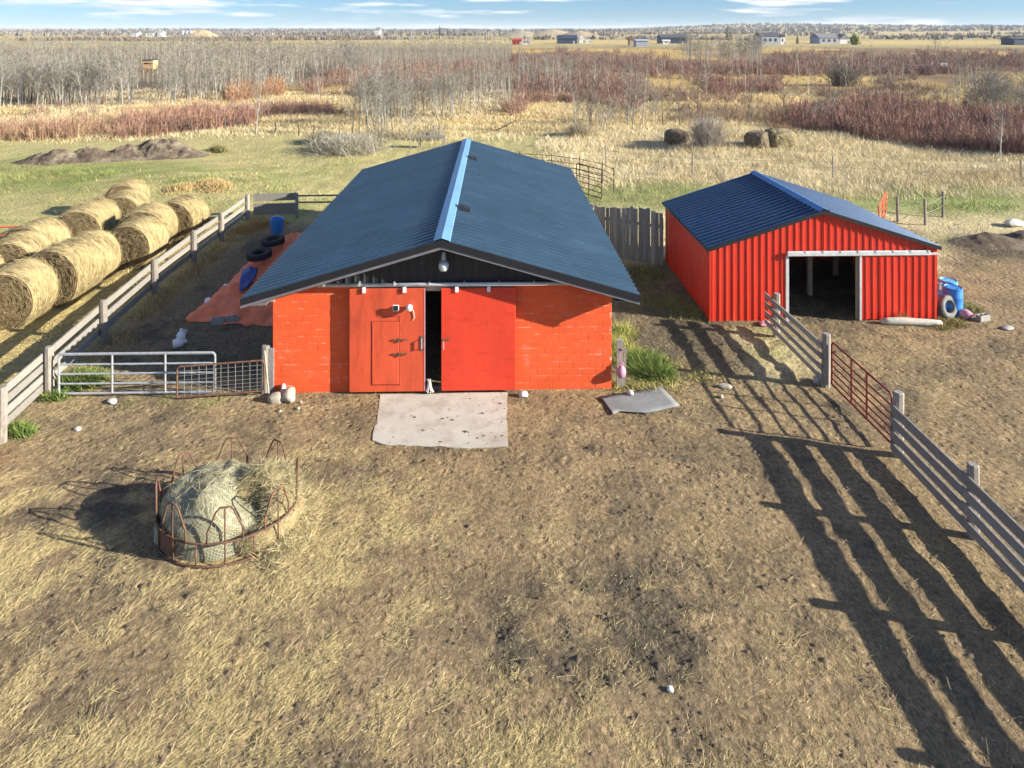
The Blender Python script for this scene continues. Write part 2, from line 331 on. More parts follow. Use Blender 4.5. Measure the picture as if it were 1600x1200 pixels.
def hay_zone(x, y): return (1-sst(-.6,.8,np.abs(x+16.0)-3.4+(fbm(x*.8,y*.8,131)-.5)*2))*sst(17,19,y)*(1-sst(34,37,y))
def ground_col(x, y):
    hz_ = hay_zone(x, y)
    yd = yard_mask(x, y); st = straw_mask(x, y); dm = damp_mask(x, y); gr = green_mask(x, y)
    f1 = fbm(x*1.3, y*1.3, 61)[..., None]; f2 = fbm(x*5, y*5, 62)[..., None]
    dirt = np.array([.270,.200,.114])*(.80+.40*f1); dirt = dirt*(.82+.36*f2)
    straw = np.array([.52,.415,.195])*(.75+.5*f2)
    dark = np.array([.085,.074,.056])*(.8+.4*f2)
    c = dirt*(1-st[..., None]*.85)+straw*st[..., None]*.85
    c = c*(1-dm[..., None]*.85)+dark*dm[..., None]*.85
    far1 = fbm(x*.12, y*.12, 71)[..., None]
    tan = np.array([.52,.435,.25])*(.72+.5*far1)*(.8+.4*f1)
    olive = np.array([.36,.335,.125])*(.7+.6*f1)
    green = np.array([.155,.225,.048])*(.7+.6*f1)
    field = np.where((x < 3)[..., None], .35*tan+.65*olive, tan)
    field = field*(1-gr[..., None])+green*gr[..., None]
    field = field*(1-.85*hz_[..., None])+np.array([.47,.37,.155])*(.7+.6*f2)*.85*hz_[..., None]
    c = c*yd[..., None]+field*(1-yd[..., None])
    # marsh and country beyond
    px, py = px_of(x, y)
    m = sst(62, 75, y+6*(f1[..., 0]-.5))[..., None]
    gold = np.array([.47,.335,.125]); brown = np.array([.215,.150,.085]); rust = np.array([.27,.155,.08])
    q = fbm(x*.035, y*.022, 81)[..., None]
    marsh = brown*(1-sst(.42,.60,q))+gold*sst(.42,.60,q); marsh = marsh*(.8+.4*far1)
    wd = np.clip(in_poly(px,py,[(-400,168),(190,166),(470,132),(560,118),(800,100),(800,66),(-400,66)])*1.0+in_poly(px,py,[(560,205),(720,188),(800,170),(800,128),(640,150)])*.8, 0, 1)[..., None]
    marsh = marsh*(1-.8*wd)+np.array([.20,.165,.12])*.8*wd
    gz = np.clip(blob(px, py, 1075, 148, 85, 22)+blob(px, py, 1290, 128, 130, 10)+blob(px,py,830,160,40,8)+blob(px,py,430,158,40,10)+blob(px,py,215,178,40,8), 0, 1)[..., None]
    marsh = marsh*(1-gz)+gold*1.1*gz
    c = c*(1-m)+marsh*m
    fm = sst(330, 420, y)[..., None]
    bands = fbm(x*.0012, y*.006, 91)[..., None]
    crop = np.array([.50,.385,.17])*(1-sst(.45,.6,bands))+np.array([.36,.31,.16])*sst(.45,.6,bands)
    c = c*(1-fm)+crop*fm
    return np.clip(c, 0, 1)

def ground_z(x, y):
    yd = yard_mask(x, y)
    near = 1-sst(60, 140, y)
    z = (fbm(x*.5, y*.5, 101)-.5)*.045*near
    z = z+(fbm(x*2.6, y*2.6, 102, 4)-.5)*.05*yd*(1-sst(30,45,y))
    z = z+(fbm(x*1.2, y*1.2, 103)-.5)*.16*(1-yd)*near
    z = z+(fbm(x*.09, y*.09, 104)-.5)*.9*(1-yd)*sst(38,48,y)*(1-sst(120,300,y))
    # rough clods where it is damp, mounds
    z = z+damp_mask(x, y)*(fbm(x*4, y*4, 105)-.45)*.11*(1-sst(30,40,y))
    z = z+blob(x, y, 21.5, 31.4, 3.4, 1.6, .8)*.25*(.7+.6*fbm(x*1.1, y*1.1, 106))
    z = z+blob(x, y, -21, 44.5, 5.5, 3.5, .9)*.45+blob(x,y,-14,42,3.5,3,.9)*.3
    # far, low hills
    h = sst(900, 3200, y)*(fbm(x*.0009+4, y*.0006, 111)-.35)*46
    h = h+np.where(x > 0, sst(0, 1500, x)*sst(1200,3200,y)*15, 0)
    z = z+h
    flat = np.maximum((1-sst(.0,.5,np.abs(x+1.9)-4.9))*sst(18.3,18.8,y)*(1-sst(35,36,y)), 0)
    z = z*(1-flat)-.02*flat
    n = (fbm(x*3, y*3, 120)-.5)*.30                      # hollow under the concrete apron, soil lapping over its edges
    apron = (1-sst(-.10,.04,np.abs(x+1.70)-1.46+n*.7))*(1-sst(-.10,.04,np.abs(y-17.48)-1.06+n*.7))
    return z*(1-apron)-.05*apron
Z = ground_z(X, Y); Cg = ground_col(X, Y)
nr, nc = X.shape
idx = np.arange(nr*nc).reshape(nr, nc)
quads = np.stack([idx[:-1,:-1], idx[:-1,1:], idx[1:,1:], idx[1:,:-1]], -1).reshape(-1, 4)

def ground_material():
    m = bpy.data.materials.new('ground'); m.use_nodes = True; t = m.node_tree; N = t.nodes; K = t.links.new
    b = N['Principled BSDF']; b.inputs['Roughness'].default_value = .95; b.inputs['Specular IOR Level'].default_value = .15
    a = N.new('ShaderNodeAttribute'); a.attribute_name = 'Col'
    g = N.new('ShaderNodeNewGeometry')
    def noise(sc, det=6, ro=.65, st=(1,1,1), rot=0):
        mp_ = N.new('ShaderNodeMapping'); mp_.inputs['Scale'].default_value = st; mp_.inputs['Rotation'].default_value = (0,0,rot); K(g.outputs['Position'], mp_.inputs[0])
        n = N.new('ShaderNodeTexNoise'); n.inputs['Scale'].default_value = sc; n.inputs['Detail'].default_value = det; n.inputs['Roughness'].default_value = ro; K(mp_.outputs[0], n.inputs['Vector']); return n
    def rng_(n, a0, a1, b0, b1):
        r = N.new('ShaderNodeMapRange'); r.inputs[1].default_value = a0; r.inputs[2].default_value = a1; r.inputs[3].default_value = b0; r.inputs[4].default_value = b1; K(n.outputs['Fac'], r.inputs[0]); return r
    def mul(o, f):
        x = N.new('ShaderNodeMix'); x.data_type = 'RGBA'; x.blend_type = 'MULTIPLY'; x.inputs[0].default_value = 1; K(o, x.inputs[6]); K(f, x.inputs[7]); return x.outputs[2]
    o = mul(a.outputs['Color'], rng_(noise(9, 8, .78), .32, .68, .50, 1.45).outputs[0])
    o = mul(o, rng_(noise(30, 5, .7, (1,.28,1), R(35)), .36, .64, .74, 1.26).outputs[0])
    K(o, b.inputs['Base Color'])
    n1 = noise(7, 8, .72); n2 = noise(38, 4, .6)
    hv = N.new('ShaderNodeTexVoronoi'); hv.inputs['Scale'].default_value = 3.4; K(g.outputs['Position'], hv.inputs['Vector'])
    hr_ = N.new('ShaderNodeMapRange'); hr_.inputs[1].default_value = .14; hr_.inputs[2].default_value = .30; hr_.inputs[3].default_value = -.55; hr_.inputs[4].default_value = 0; K(hv.outputs['Distance'], hr_.inputs[0])
    vz = N.new('ShaderNodeTexVoronoi'); vz.inputs['Scale'].default_value = 5.5; K(g.outputs['Position'], vz.inputs['Vector'])
    ad = N.new('ShaderNodeMath'); ad.operation = 'MULTIPLY_ADD'; ad.inputs[1].default_value = .25; K(n2.outputs['Fac'], ad.inputs[0]); K(n1.outputs['Fac'], ad.inputs[2])
    ad2 = N.new('ShaderNodeMath'); ad2.operation = 'MULTIPLY_ADD'; ad2.inputs[1].default_value = .35; K(vz.outputs['Distance'], ad2.inputs[0]); K(ad.outputs[0], ad2.inputs[2])
    bp = N.new('ShaderNodeBump'); bp.inputs['Strength'].default_value = .9; bp.inputs['Distance'].default_value = .10
    ad3 = N.new('ShaderNodeMath'); ad3.operation = 'ADD'; K(ad2.outputs[0], ad3.inputs[0]); K(hr_.outputs[0], ad3.inputs[1])
    K(ad3.outputs[0], bp.inputs['Height']); K(bp.outputs[0], b.inputs['Normal'])
    return m
ground = tri_mesh('ground', np.stack([X, Y, Z], -1).reshape(-1, 3), quads, ground_material(), Cg.reshape(-1, 3), smooth=True)
tag(ground, kind='structure')
def gza(x, y):
    """ground height read off the ground sheet"""
    x = np.asarray(x, float); y = np.asarray(y, float)
    i = np.clip(np.searchsorted(gx, x)-1, 0, len(gx)-2); j = np.clip(np.searchsorted(gy, y)-1, 0, len(gy)-2)
    fx = np.clip((x-gx[i])/(gx[i+1]-gx[i]), 0, 1); fy = np.clip((y-gy[j])/(gy[j+1]-gy[j]), 0, 1)
    return (Z[j,i]*(1-fx)+Z[j,i+1]*fx)*(1-fy)+(Z[j+1,i]*(1-fx)+Z[j+1,i+1]*fx)*fy
def gz(x, y): return float(gza(x, y))

# ------------------------------------------------------------------ ribbed sheet metal
def ribbed(name, m, parent, a0, a1, zlo, zhi, place, pitch, depth, phase=0.0, rib=.34):
    """sheet whose profile runs along a (a0..a1) and whose ribs run from zlo(a) to zhi(a); place(a, z, d) -> point, d proud of the sheet"""
    pts = []; k = math.floor((a0-phase)/pitch)
    while phase+k*pitch < a1+pitch:
        c = phase+k*pitch
        for da, d in ((-pitch*rib/2, 0), (-pitch*rib/4, depth), (pitch*rib/4, depth), (pitch*rib/2, 0)):
            pts.append((c+da, d))
        pts.append((c+pitch/2, 0)); k += 1
    pts = [(a, d) for a, d in pts if a0 < a < a1]
    pts = [(a0, 0)]+pts+[(a1, 0)]
    mb = MB(); vs = []; fs = []
    for a, d in pts: vs += [place(a, zlo(a), d), place(a, zhi(a), d)]
    for i in range(len(pts)-1): fs.append((2*i, 2*i+2, 2*i+3, 2*i+1))
    me = bpy.data.meshes.new(name); me.from_pydata([tuple(v) for v in vs], [], fs)
    return link(name, me, m, parent)

# ------------------------------------------------------------------ the red barn
A = G(427, 612); B = G(956, 607); yaw = -math.atan(28/FPX)*-1
yaw = math.atan(28/FPX)
BC = (A+B)/2; HWD = (B-A).length/2
barn = tag(empty('barn', (BC.x, BC.y, 0), yaw), 'long red block barn with a dark blue metal roof and sliding doors', 'barn')
RISE, EAVE_U, OV, LEN = 1.45, 5.06, .62, 16.2
APEX = 4.10; SL = RISE/EAVE_U
def roof_z(u): return APEX-abs(u)*SL
wt = .19
fws = []
for (u0, u1) in ((-HWD, -2.2), (1.65, HWD)):
    fw = MB(); fws.append(fw)
    u = u0
    n = 8
    for i in range(n):
        ua = u0+(u1-u0)*i/n; ub = u0+(u1-u0)*(i+1)/n
        za = min(2.80, roof_z(ua)-.20); zb = min(2.80, roof_z(ub)-.20)
        fw.add([(ua,0,-.1),(ub,0,-.1),(ub,0,zb),(ua,0,za),(ua,wt,-.1),(ub,wt,-.1),(ub,wt,zb),(ua,wt,za)],
               [(0,1,2,3),(4,7,6,5),(3,2,6,7)]+([(0,3,7,4)] if i == 0 else [])+([(1,5,6,2)] if i == n-1 else []))
fronts = [fw.build('front_wall', M_mortar, barn) for fw in fws]
BL, BH, J = .385, .183, .012
k = 0
for row in range(16):
    z0 = row*BH-.01; z1 = z0+BH-J
    for side_, (u0, u1) in enumerate(((-HWD, -2.2), (1.65, HWD))):
        u = -HWD-(BL/2 if row % 2 else 0)
        while u < u1:
            a = max(u, u0)+J/2*(u > u0); b = min(u+BL, u1)-J/2
            u += BL
            if b-a < .06: continue
            top = min(z1, 2.78, roof_z(a)-.215, roof_z(b)-.215)
            if top-z0 < .05: continue
            pr = random.uniform(.003, .007)
            MB().bbox(a, b, -pr, .03, z0, top, .004).build('block', M_block, fronts[side_])
# side and back walls, frieze
sw = MB().box(-HWD, -HWD+wt, wt, LEN-.6, -.1, roof_z(HWD)-.22); sw.build('side_wall', M_cblock, barn)
MB().box(HWD-wt, HWD, wt, LEN-.6, -.1, roof_z(HWD)-.22).build('side_wall', M_cblock, barn)
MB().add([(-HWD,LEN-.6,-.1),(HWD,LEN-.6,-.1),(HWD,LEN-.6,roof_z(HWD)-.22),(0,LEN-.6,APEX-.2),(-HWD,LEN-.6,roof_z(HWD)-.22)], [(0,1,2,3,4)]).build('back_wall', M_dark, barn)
MB().box(-2.4, 1.9, .12, .2, -.05, -.012).build('threshold', M_conc, barn)
MB().box(-HWD+.02, -2.44, -.022, .02, 2.70, 2.775).build('frieze_board', M_block, barn)
MB().box(1.90, HWD-.5, -.022, .02, 2.70, 2.775).build('frieze_board', M_block, barn)
MB().box(-2.3, 1.8, -.01, .12, 2.62, 2.79).build('lintel', M_lumber, barn)
# yellow-ish batten showing at the wall's upper corner
MB().box(-HWD-.06, -HWD+.05, -.03, .06, 2.38, 2.58).build('corner_batten', M_lumber, barn)
# black ribbed gable
gw = ribbed('gable_panel', M_gable, barn, -4.3, 4.3, lambda a: 2.80, lambda a: max(2.81, roof_z(a)-.14), lambda a, z, d: (a, -.012-d, z), .235, .022, .03)
MB().box(-3.6, 3.6, -.03, .0, 2.795, 2.83).build('gable_trim', M_galvw, barn)
# roof: deck, panels with ribs, cap, rakes, soffits
dk = MB()
for s in (-1, 1):
    v = []
    for (u, zo) in ((0, 0), (s*EAVE_U, 0), (s*EAVE_U, -.10), (0, -.10)):
        for vv in (-OV+.03, LEN-.03): v.append((u, vv, roof_z(u)-.012+zo))
    dk.add(v, [(0,1,3,2),(2,3,5,4),(4,5,7,6),(0,2,4,6),(1,7,5,3)])
roof = dk.build('roof', M_soffit, barn)
PN = 18; PW = (LEN+OV)/PN; RP = PW/3
for s in (-1, 1):
    proto = None
    for i in range(PN):
        v0 = -OV+i*PW
        if proto is None:
            def place(a, z, d, s=s): u = s*(.06+z*(EAVE_U+.03-.06)); return (u, a, roof_z(u)+.004+d)
            proto = ribbed('roof_panel', M_roof, roof, 0, PW+.001, lambda a: 0.0, lambda a: 1.0, place, RP, .055, RP/2, .34)
            o = proto
        else:
            o = proto.copy(); COL.objects.link(o)
        o.location = (0, v0, .0015*(i % 2)+random.uniform(0,.001))
cap = MB()
for s in (-1, 1):
    v = [(0,-OV-.02,APEX+.085),(s*.20,-OV-.02,roof_z(.20)+.075),(s*.22,-OV-.02,roof_z(.22)+.045),(0,LEN+.02,APEX+.085),(s*.20,LEN+.02,roof_z(.20)+.075),(s*.22,LEN+.02,roof_z(.22)+.045)]
    cap.add(v, [(0,1,4,3),(1,2,5,4)])
cap.build('ridge_cap', M_cap, roof)
for vv in (3.0, 11.5):
    t = MB(); 
    t.add([(.24,vv-.17,roof_z(.24)+.03),(.62,vv-.17,roof_z(.62)+.03),(.62,vv+.17,roof_z(.62)+.03),(.24,vv+.17,roof_z(.24)+.03),
           (.26,vv-.13,roof_z(.26)+.15),(.60,vv-.13,roof_z(.60)+.13),(.60,vv+.13,roof_z(.60)+.13),(.26,vv+.13,roof_z(.26)+.15)],
          [(4,5,6,7),(0,1,5,4),(1,2,6,5),(2,3,7,6),(3,0,4,7)])
    vt = t.build('roof_vent', M_trim, roof)
for s in (-1, 1):
    # rake fascia (black), lower trim (grey) and soffit along the gable edge; eave trim
    def rake(v0, v1, ztop, zbot, u0=0, u1=EAVE_U+.02):
        vs = []
        for u in (u0, u1):
            for (vv, zz) in ((v0, ztop), (v1, ztop), (v1, zbot), (v0, zbot)): vs.append((s*u, vv, roof_z(u)+zz))
        return MB().add(vs, [(0,1,2,3),(7,6,5,4),(0,4,5,1),(1,5,6,2),(2,6,7,3),(3,7,4,0)])
    rake(-OV-.025, -OV+.025, .045, -.135).build('rake_fascia', M_trim, roof)
    rake(-OV-.008, -OV+.04, -.137, -.205).build('rake_trim', M_soffit, roof)
    rake(-OV+.042, -.005, -.115, -.14).build('rake_soffit', M_soffit, roof)
    MB().box(min(s*EAVE_U,s*(EAVE_U+.03)), max(s*EAVE_U,s*(EAVE_U+.03)), -OV, LEN, roof_z(EAVE_U)-.13, roof_z(EAVE_U)-.004).build('eave_fascia', M_trim, roof)
    MB().box(min(s*(HWD+.003),s*(EAVE_U-.002)), max(s*(HWD+.003),s*(EAVE_U-.002)), -OV+.05, LEN-.05, roof_z(EAVE_U)-.16, roof_z(EAVE_U)-.135).build('eave_soffit', M_soffit, roof)
# door track
tr = MB().tube([(-3.25,-.13,2.83),(3.45,-.13,2.83)], .048, 12); tr.sm = True
track = tr.build('door_track', M_galvw, barn)
for u in np.linspace(-3.1, 3.3, 8):
    MB().box(u-.02, u+.02, -.185, -.012, 2.815, 2.895).build('track_bracket', M_galv, track)
# left sliding door with a wicket door
DT, D0, D1 = 2.735, -.16, -.10
ld = MB().bbox(-2.43, -.48, D0, D1, .05, DT, .008).build('sliding_door', M_door1, barn); ld['label'] = 'left sliding door with a small inset door'
MB().bbox(-1.84, -1.15, D0-.012, D0+.01, .25, 1.88, .006).build('wicket_door', M_door1, ld)
for (a, b, c, d) in ((-1.865,-1.842,.24,1.90),(-1.148,-1.125,.20,2.02),(-1.865,-1.125,.225,.248),(-1.865,-1.125,1.882,1.90),(-1.72,-1.125,2.005,2.02)):
    MB().box(a, b, D0-.004, D0+.01, c, d).build('wicket_gap', M_reddark, ld)
for z in (1.05, 1.42):
    MB().box(-1.30, -.92, D0-.045, D0-.014, z-.015, z+.015).build('bolt', M_rust, ld)
    MB().box(-1.16, -1.12, D0-.05, D0-.012, z-.06, z+.03).build('bolt_keeper', M_rust, ld)
MB().tube([(-.55,D0,1.18),(-.55,D0-.07,1.20),(-.55,D0-.07,1.42),(-.55,D0,1.44)], .016, 8).build('handle', M_galv, ld)
MB().box(-.60, -.50, D0-.012, D0-.001, 1.12, 1.50).build('latch_plate', M_rust, ld)
MB().box(-.485, -.468, D0-.006, D1+.004, .06, DT-.01).build('edge_strip', M_pink, ld)
# solar lamp with its sensor
MB().bbox(-1.29, -1.13, D0-.13, D0-.10, 2.20, 2.36, .008).build('solar_panel', M_white, ld)
MB().box(-1.275, -1.145, D0-.134, D0-.131, 2.215, 2.345).build('solar_cell', M_black, ld)
MB().box(-1.23, -1.19, D0-.10, D0, 2.25, 2.31).build('solar_bracket', M_black, ld)
q = MB().lathe([(.001,-.09),(.06,-.07),(.088,-.02),(.088,.03),(.05,.08),(.001,.085)], 16, (-.86,D0-.12,2.28)); q.sm = True
q.build('lamp_head', M_white, ld)
MB().box(-.89, -.83, D0-.06, D0, 2.25, 2.31).build('lamp_bracket', M_white, ld)
MB().tube([(-.82,D0-.02,2.24),(-.76,D0-.02,2.15),(-.74,D0-.015,1.98),(-.79,D0-.015,1.92)], .008, 5).build('lamp_cable', M_white, ld)
# right sliding door
rd = MB().bbox(-.04, 1.90, D0-.01, D1-.01, .06, DT, .008).build('sliding_door', M_door2, barn); rd['label'] = 'right sliding door painted brighter red'
MB().box(-.02, .20, D0-.05, D0-.011, 1.40, 1.43).build('bolt', M_rust, rd)
MB().tube([(.02,D0-.01,1.15),(.02,D0-.07,1.17),(.02,D0-.07,1.36),(.02,D0-.01,1.38)], .014, 8).build('handle', M_galv, rd)
for (u, dd) in ((-2.05, ld), (-1.0, ld), (.36, rd), (1.20, rd)):
    MB().bbox(u-.045, u+.045, D0-.045, D0-.011, 2.64, 2.79, .008).build('door_hanger', M_white, dd)
# yard lamp under the gable
lp = MB().lathe([(.001,.20),(.05,.19),(.065,.12),(.07,-.02),(.11,-.05),(.12,-.09)], 16, (.03,-.30,3.55)); lp.sm = 40
lamp = lp.build('yard_lamp', M_lamp, barn)
gl = MB().lathe([(.118,-.09),(.135,-.15),(.125,-.24),(.09,-.30),(.001,-.31)], 16, (.03,-.30,3.55)); gl.sm = True
gl.build('lamp_globe', M_glass, lamp)
MB().tube([(.03,-.012,3.62),(.03,-.18,3.68),(.03,-.30,3.74)], .022, 8).build('lamp_arm', M_lamp, lamp)

def barn_pt(u, v, z=0): return barn.matrix_basis @ Vector((u, v, z))

# concrete apron
ap = [G(596,617.5), G(792,614.5), G(793,699), G(742,701.5), G(690,699.5), G(640,698), G(600,694), G(581,690)]
bm = bmesh.new()
vs = [bm.verts.new((p.x, p.y, .022)) for p in ap]; f = bm.faces.new(vs)
bmesh.ops.subdivide_edges(bm, edges=bm.edges[:], cuts=6)
for v in bm.verts:
    v.co.x += (vnoise(v.co.x*5, v.co.y*5, 3)-.5)*.07; v.co.y += (vnoise(v.co.x*5+9, v.co.y*5, 4)-.5)*.09
ex = bmesh.ops.extrude_face_region(bm, geom=bm.faces[:])
for e in ex['geom']:
    if isinstance(e, bmesh.types.BMVert): e.co.z = -.12
bmesh.ops.recalc_face_normals(bm, faces=bm.faces)
me = bpy.data.meshes.new('concrete_pad'); bm.to_mesh(me); bm.free()
tag(link('concrete_pad', me, M_conc), 'pale concrete slab in front of the barn doors', 'concrete slab')

# cat in the door gap
def ellipsoid(bm, c, r, rot=(0,0,0)):
    Mx = Matrix.Translation(c) @ Matrix.Rotation(rot[2],4,'Z') @ Matrix.Rotation(rot[1],4,'Y') @ Matrix.Rotation(rot[0],4,'X') @ Matrix.Diagonal((*r,1))
    bmesh.ops.create_icosphere(bm, subdivisions=3, radius=1, matrix=Mx)
bm = bmesh.new()
ellipsoid(bm, (0,.04,.11), (.075,.095,.11)); ellipsoid(bm, (0,-.01,.18), (.058,.06,.10), (R(-14),0,0)); ellipsoid(bm, (0,-.035,.285), (.050,.052,.046))
ellipsoid(bm, (0,-.082,.273), (.022,.022,.018))
for s in (-1, 1):
    ellipsoid(bm, (s*.030,-.055,.085), (.019,.021,.09)); ellipsoid(bm, (s*.032,-.075,.014), (.022,.034,.014)); ellipsoid(bm, (s*.062,-.01,.05), (.032,.07,.05))
    ellipsoid(bm, (s*.030,-.030,.333), (.014,.009,.027), (0,s*R(14),0))
for i in range(9):
    t = i/8; ellipsoid(bm, (.07+.045*math.sin(t*2.6), .10-.17*t, .018), (.017,.022,.016))
me = bpy.data.meshes.new('cat'); bm.to_mesh(me); bm.free()
cat = link('cat', me, M_catf); rm = cat.modifiers.new('skin', 'REMESH'); rm.mode = 'VOXEL'; rm.voxel_size = .008; rm.use_smooth_shade = True
cat.location = barn_pt(-.36, -.10, 0.015); cat.rotation_euler = (0,0,yaw)
tag(cat, 'small tabby cat sitting in the gap between the barn doors', 'cat')
for s in (-1, 1):
    bm = bmesh.new(); bmesh.ops.create_uvsphere(bm, u_segments=8, v_segments=6, radius=.009, matrix=Matrix.Translation((s*.022,-.080,.296)))
    me = bpy.data.meshes.new('eye'); bm.to_mesh(me); bm.free(); link('eye', me, M_eye, cat)

# ------------------------------------------------------------------ the red metal shed
SA = G(1110, 503); SB = G(1461, 498); SC = (SA+SB)/2; SW = (SB-SA).length/2; SD = 6.1
shed = tag(empty('metal_shed', (SC.x, SC.y, 0), yaw), 'small red ribbed metal shed with a blue roof and open doorway', 'shed')
SE, SAP = 2.40, 3.58; SSL = (SAP-SE)/SW
def sroof(u): return SAP-abs(u)*SSL
def upx(p): return (p-1285.5)/(351.0)*2*SW
O0, O1 = upx(1229), upx(1341)
Ztop = 2.16
PIT = .228
fr = lambda a, z, d: (a, -d, z)
edges = np.arange(-SW, SW+.01, (2*SW)/8)
sfront = MB().box(-SW+.05, SW-.05, .03, .09, Ztop+.0, Ztop+.10).build('front_frame', M_lumber, shed)
for a, b in zip(edges[:-1], edges[1:]):
    # below track level only where there is wall
    segs = []
    if b <= O0 or a >= O1: segs.append((a, b, -.02))
    else:
        if a < O0: segs.append((a, O0, -.02))
        if b > O1: segs.append((O1, b, -.02))
        segs.append((max(a, O0), min(b, O1), Ztop))
    for (u0, u1, zl) in segs:
        if u1-u0 < .02: continue
        ribbed('wall_panel', M_redmetal, sfront, u0, u1, lambda a, zl=zl: zl, lambda a: sroof(a)-.02, fr, PIT, .024, 0)
for s, nm in ((-1, 'side_wall'), (1, 'side_wall')):
    fr_ = MB().box(s*(SW-.09) if s > 0 else -SW+.04, s*(SW-.04) if s > 0 else -SW+.09, .05, SD-.05, 1.1, 1.2).build(nm, M_lumber, shed)
    for i in range(7):
        v0 = SD*i/7; v1 = SD*(i+1)/7
        ribbed('wall_panel', M_redmetal, fr_, v0, v1, lambda a: -.02, lambda a: SE-.02, lambda a, z, d, s=s: (s*(SW+d), a, z), PIT, .024, 0)
bk = MB().box(-SW+.1, SW-.1, SD-.09, SD-.04, 1.1, 1.2).build('back_wall', M_lumber, shed)
for a, b in zip(edges[:-1], edges[1:]):
    ribbed('wall_panel', M_redmetal, bk, a, b, lambda a: -.02, lambda a: sroof(a)-.02, lambda a, z, d: (a, SD+d, z), PIT, .024, 0)
for s in (-1, 1):
    MB().box(min(s*(SW-.04), s*(SW+.032)), max(s*(SW-.04), s*(SW+.032)), -.032, -.026, -.02, SE-.03).build('corner_trim', M_redmetal, shed)
dk = MB()
SEU = SW+.10
for s in (-1, 1):
    v = []
    for (u, zo) in ((0, 0), (s*SEU, 0), (s*SEU, -.06), (0, -.06)):
        for vv in (-.10, SD+.10): v.append((u, vv, sroof(u)+zo+.012))
    dk.add(v, [(0,1,3,2),(2,3,5,4),(4,5,7,6),(0,2,4,6),(1,7,5,3)])
sr = dk.build('roof', M_trim, shed)
PN2 = 7; PW2 = (SD+.24)/PN2
for s in (-1, 1):
    proto = None
    for i in range(PN2):
        if proto is None:
            def place(a, z, d, s=s): u = s*(.05+z*(SEU+.02-.05)); return (u, a, sroof(u)+.017+d)
            proto = ribbed('roof_panel', M_roof2, sr, 0, PW2+.001, lambda a: 0.0, lambda a: 1.0, place, PW2/3, .048, PW2/6, .32); o = proto
        else: o = proto.copy(); COL.objects.link(o)
        o.location = (0, -.12+i*PW2, .0015*(i % 2))
c2 = MB()
for s in (-1, 1):
    v = [(0,-.14,SAP+.095),(s*.15,-.14,sroof(.15)+.08),(s*.17,-.14,sroof(.17)+.035),(0,SD+.14,SAP+.095),(s*.15,SD+.14,sroof(.15)+.08),(s*.17,SD+.14,sroof(.17)+.035)]
    c2.add(v, [(0,1,4,3),(1,2,5,4)])
c2.build('ridge_cap', M_cap2, sr)
for s in (-1, 1):
    vs = []
    for u in (0, SEU+.02):
        for (vv, zz) in ((-.135, .05), (-.105, .05), (-.105, -.07), (-.135, -.07)): vs.append((s*u, vv, sroof(u)+zz))
    MB().add(vs, [(0,1,2,3),(7,6,5,4),(0,4,5,1),(1,5,6,2),(2,6,7,3),(3,7,4,0)]).build('rake_fascia', M_trim, sr)
    MB().box(min(s*SEU,s*(SEU+.025)), max(s*SEU,s*(SEU+.025)), -.10, SD+.10, sroof(SEU)-.06, sroof(SEU)+.02).build('eave_trim', M_trim, sr)
# track, jambs, sliding door
tk = MB().bbox(O0-.04, upx(1449), -.145, -.055, Ztop-.03, Ztop+.13, .02).build('door_track', M_galvw, shed)
MB().box(upx(1449), upx(1461), -.10, -.055, Ztop-.02, Ztop+.05).build('track_end', M_galvw, tk)
for u in np.linspace(O0+.55, upx(1445), 8):
    MB().box(u-.02, u+.02, -.152, -.05, Ztop+.06, Ztop+.142).build('track_bracket', M_galv, tk)
MB().box(O0-.05, O0+.05, -.045, .06, -.02, Ztop-.032).build('jamb', M_galvw, shed)
MB().box(O1-.06, O1+.06, .0, .12, -.02, Ztop-.032).build('jamb', M_lumber, shed)
sd = MB().box(O1+.03, upx(1459), -.06, -.045, .9, 1.0).build('sliding_door', M_lumber, shed)
dn = np.linspace(O1+.02, upx(1460), 5)
for a, b in zip(dn[:-1], dn[1:]):
    ribbed('door_panel', M_redmetal, sd, a, b, lambda a: .03+.05*vnoise(a*9, 1, 5), lambda a: Ztop-.032, lambda a, z, d: (a, -.085-d+.035*(vnoise(a*1.5, z*1.3, 9)-.5)*(z < 1), z), PIT, .022, 0)
MB().box(O1-.03, O1+.035, -.115, -.06, .03, Ztop-.04).build('door_edge', M_galvw, sd)
for (u, v) in ((upx(1310), 2.2), (upx(1268), 4.3), (upx(1400), 4.2)):
    MB().bbox(u-.08, u+.08, v-.08, v+.08, -.1, sroof(u)-.06, .01).build('interior_post', M_lumber, shed)
MB().box(upx(1268)-.1, upx(1400)+.1, 4.2, 4.3, 2.0, 2.2).build('interior_beam', M_lumber, shed)

# ------------------------------------------------------------------ fences and gates
def post(mb_parent, off, p, h, w, name='post', m=None, lean=.02):
    x, y = p[0], p[1]; lx, ly = random.uniform(-lean, lean), random.uniform(-lean, lean)
    b = MB(off); s = w/2; vs = []; n = 8
    for (z, k) in ((-.15, 1.03), (h*.5, 1.0), (h-.02, .97), (h, .80)):
        for i in range(n):
            t = 2*math.pi*(i+.5)/n; vs.append((x+lx*z+s*k*math.cos(t)*1.08, y+ly*z+s*k*math.sin(t)*1.08, z))
    fs = [tuple(range(3*n, 4*n))]
    for r in range(3):
        for i in range(n): fs.append((r*n+i, r*n+(i+1) % n, (r+1)*n+(i+1) % n, (r+1)*n+i))
    b.add(vs, fs); return b.build(name, m or M_woodp, mb_parent)

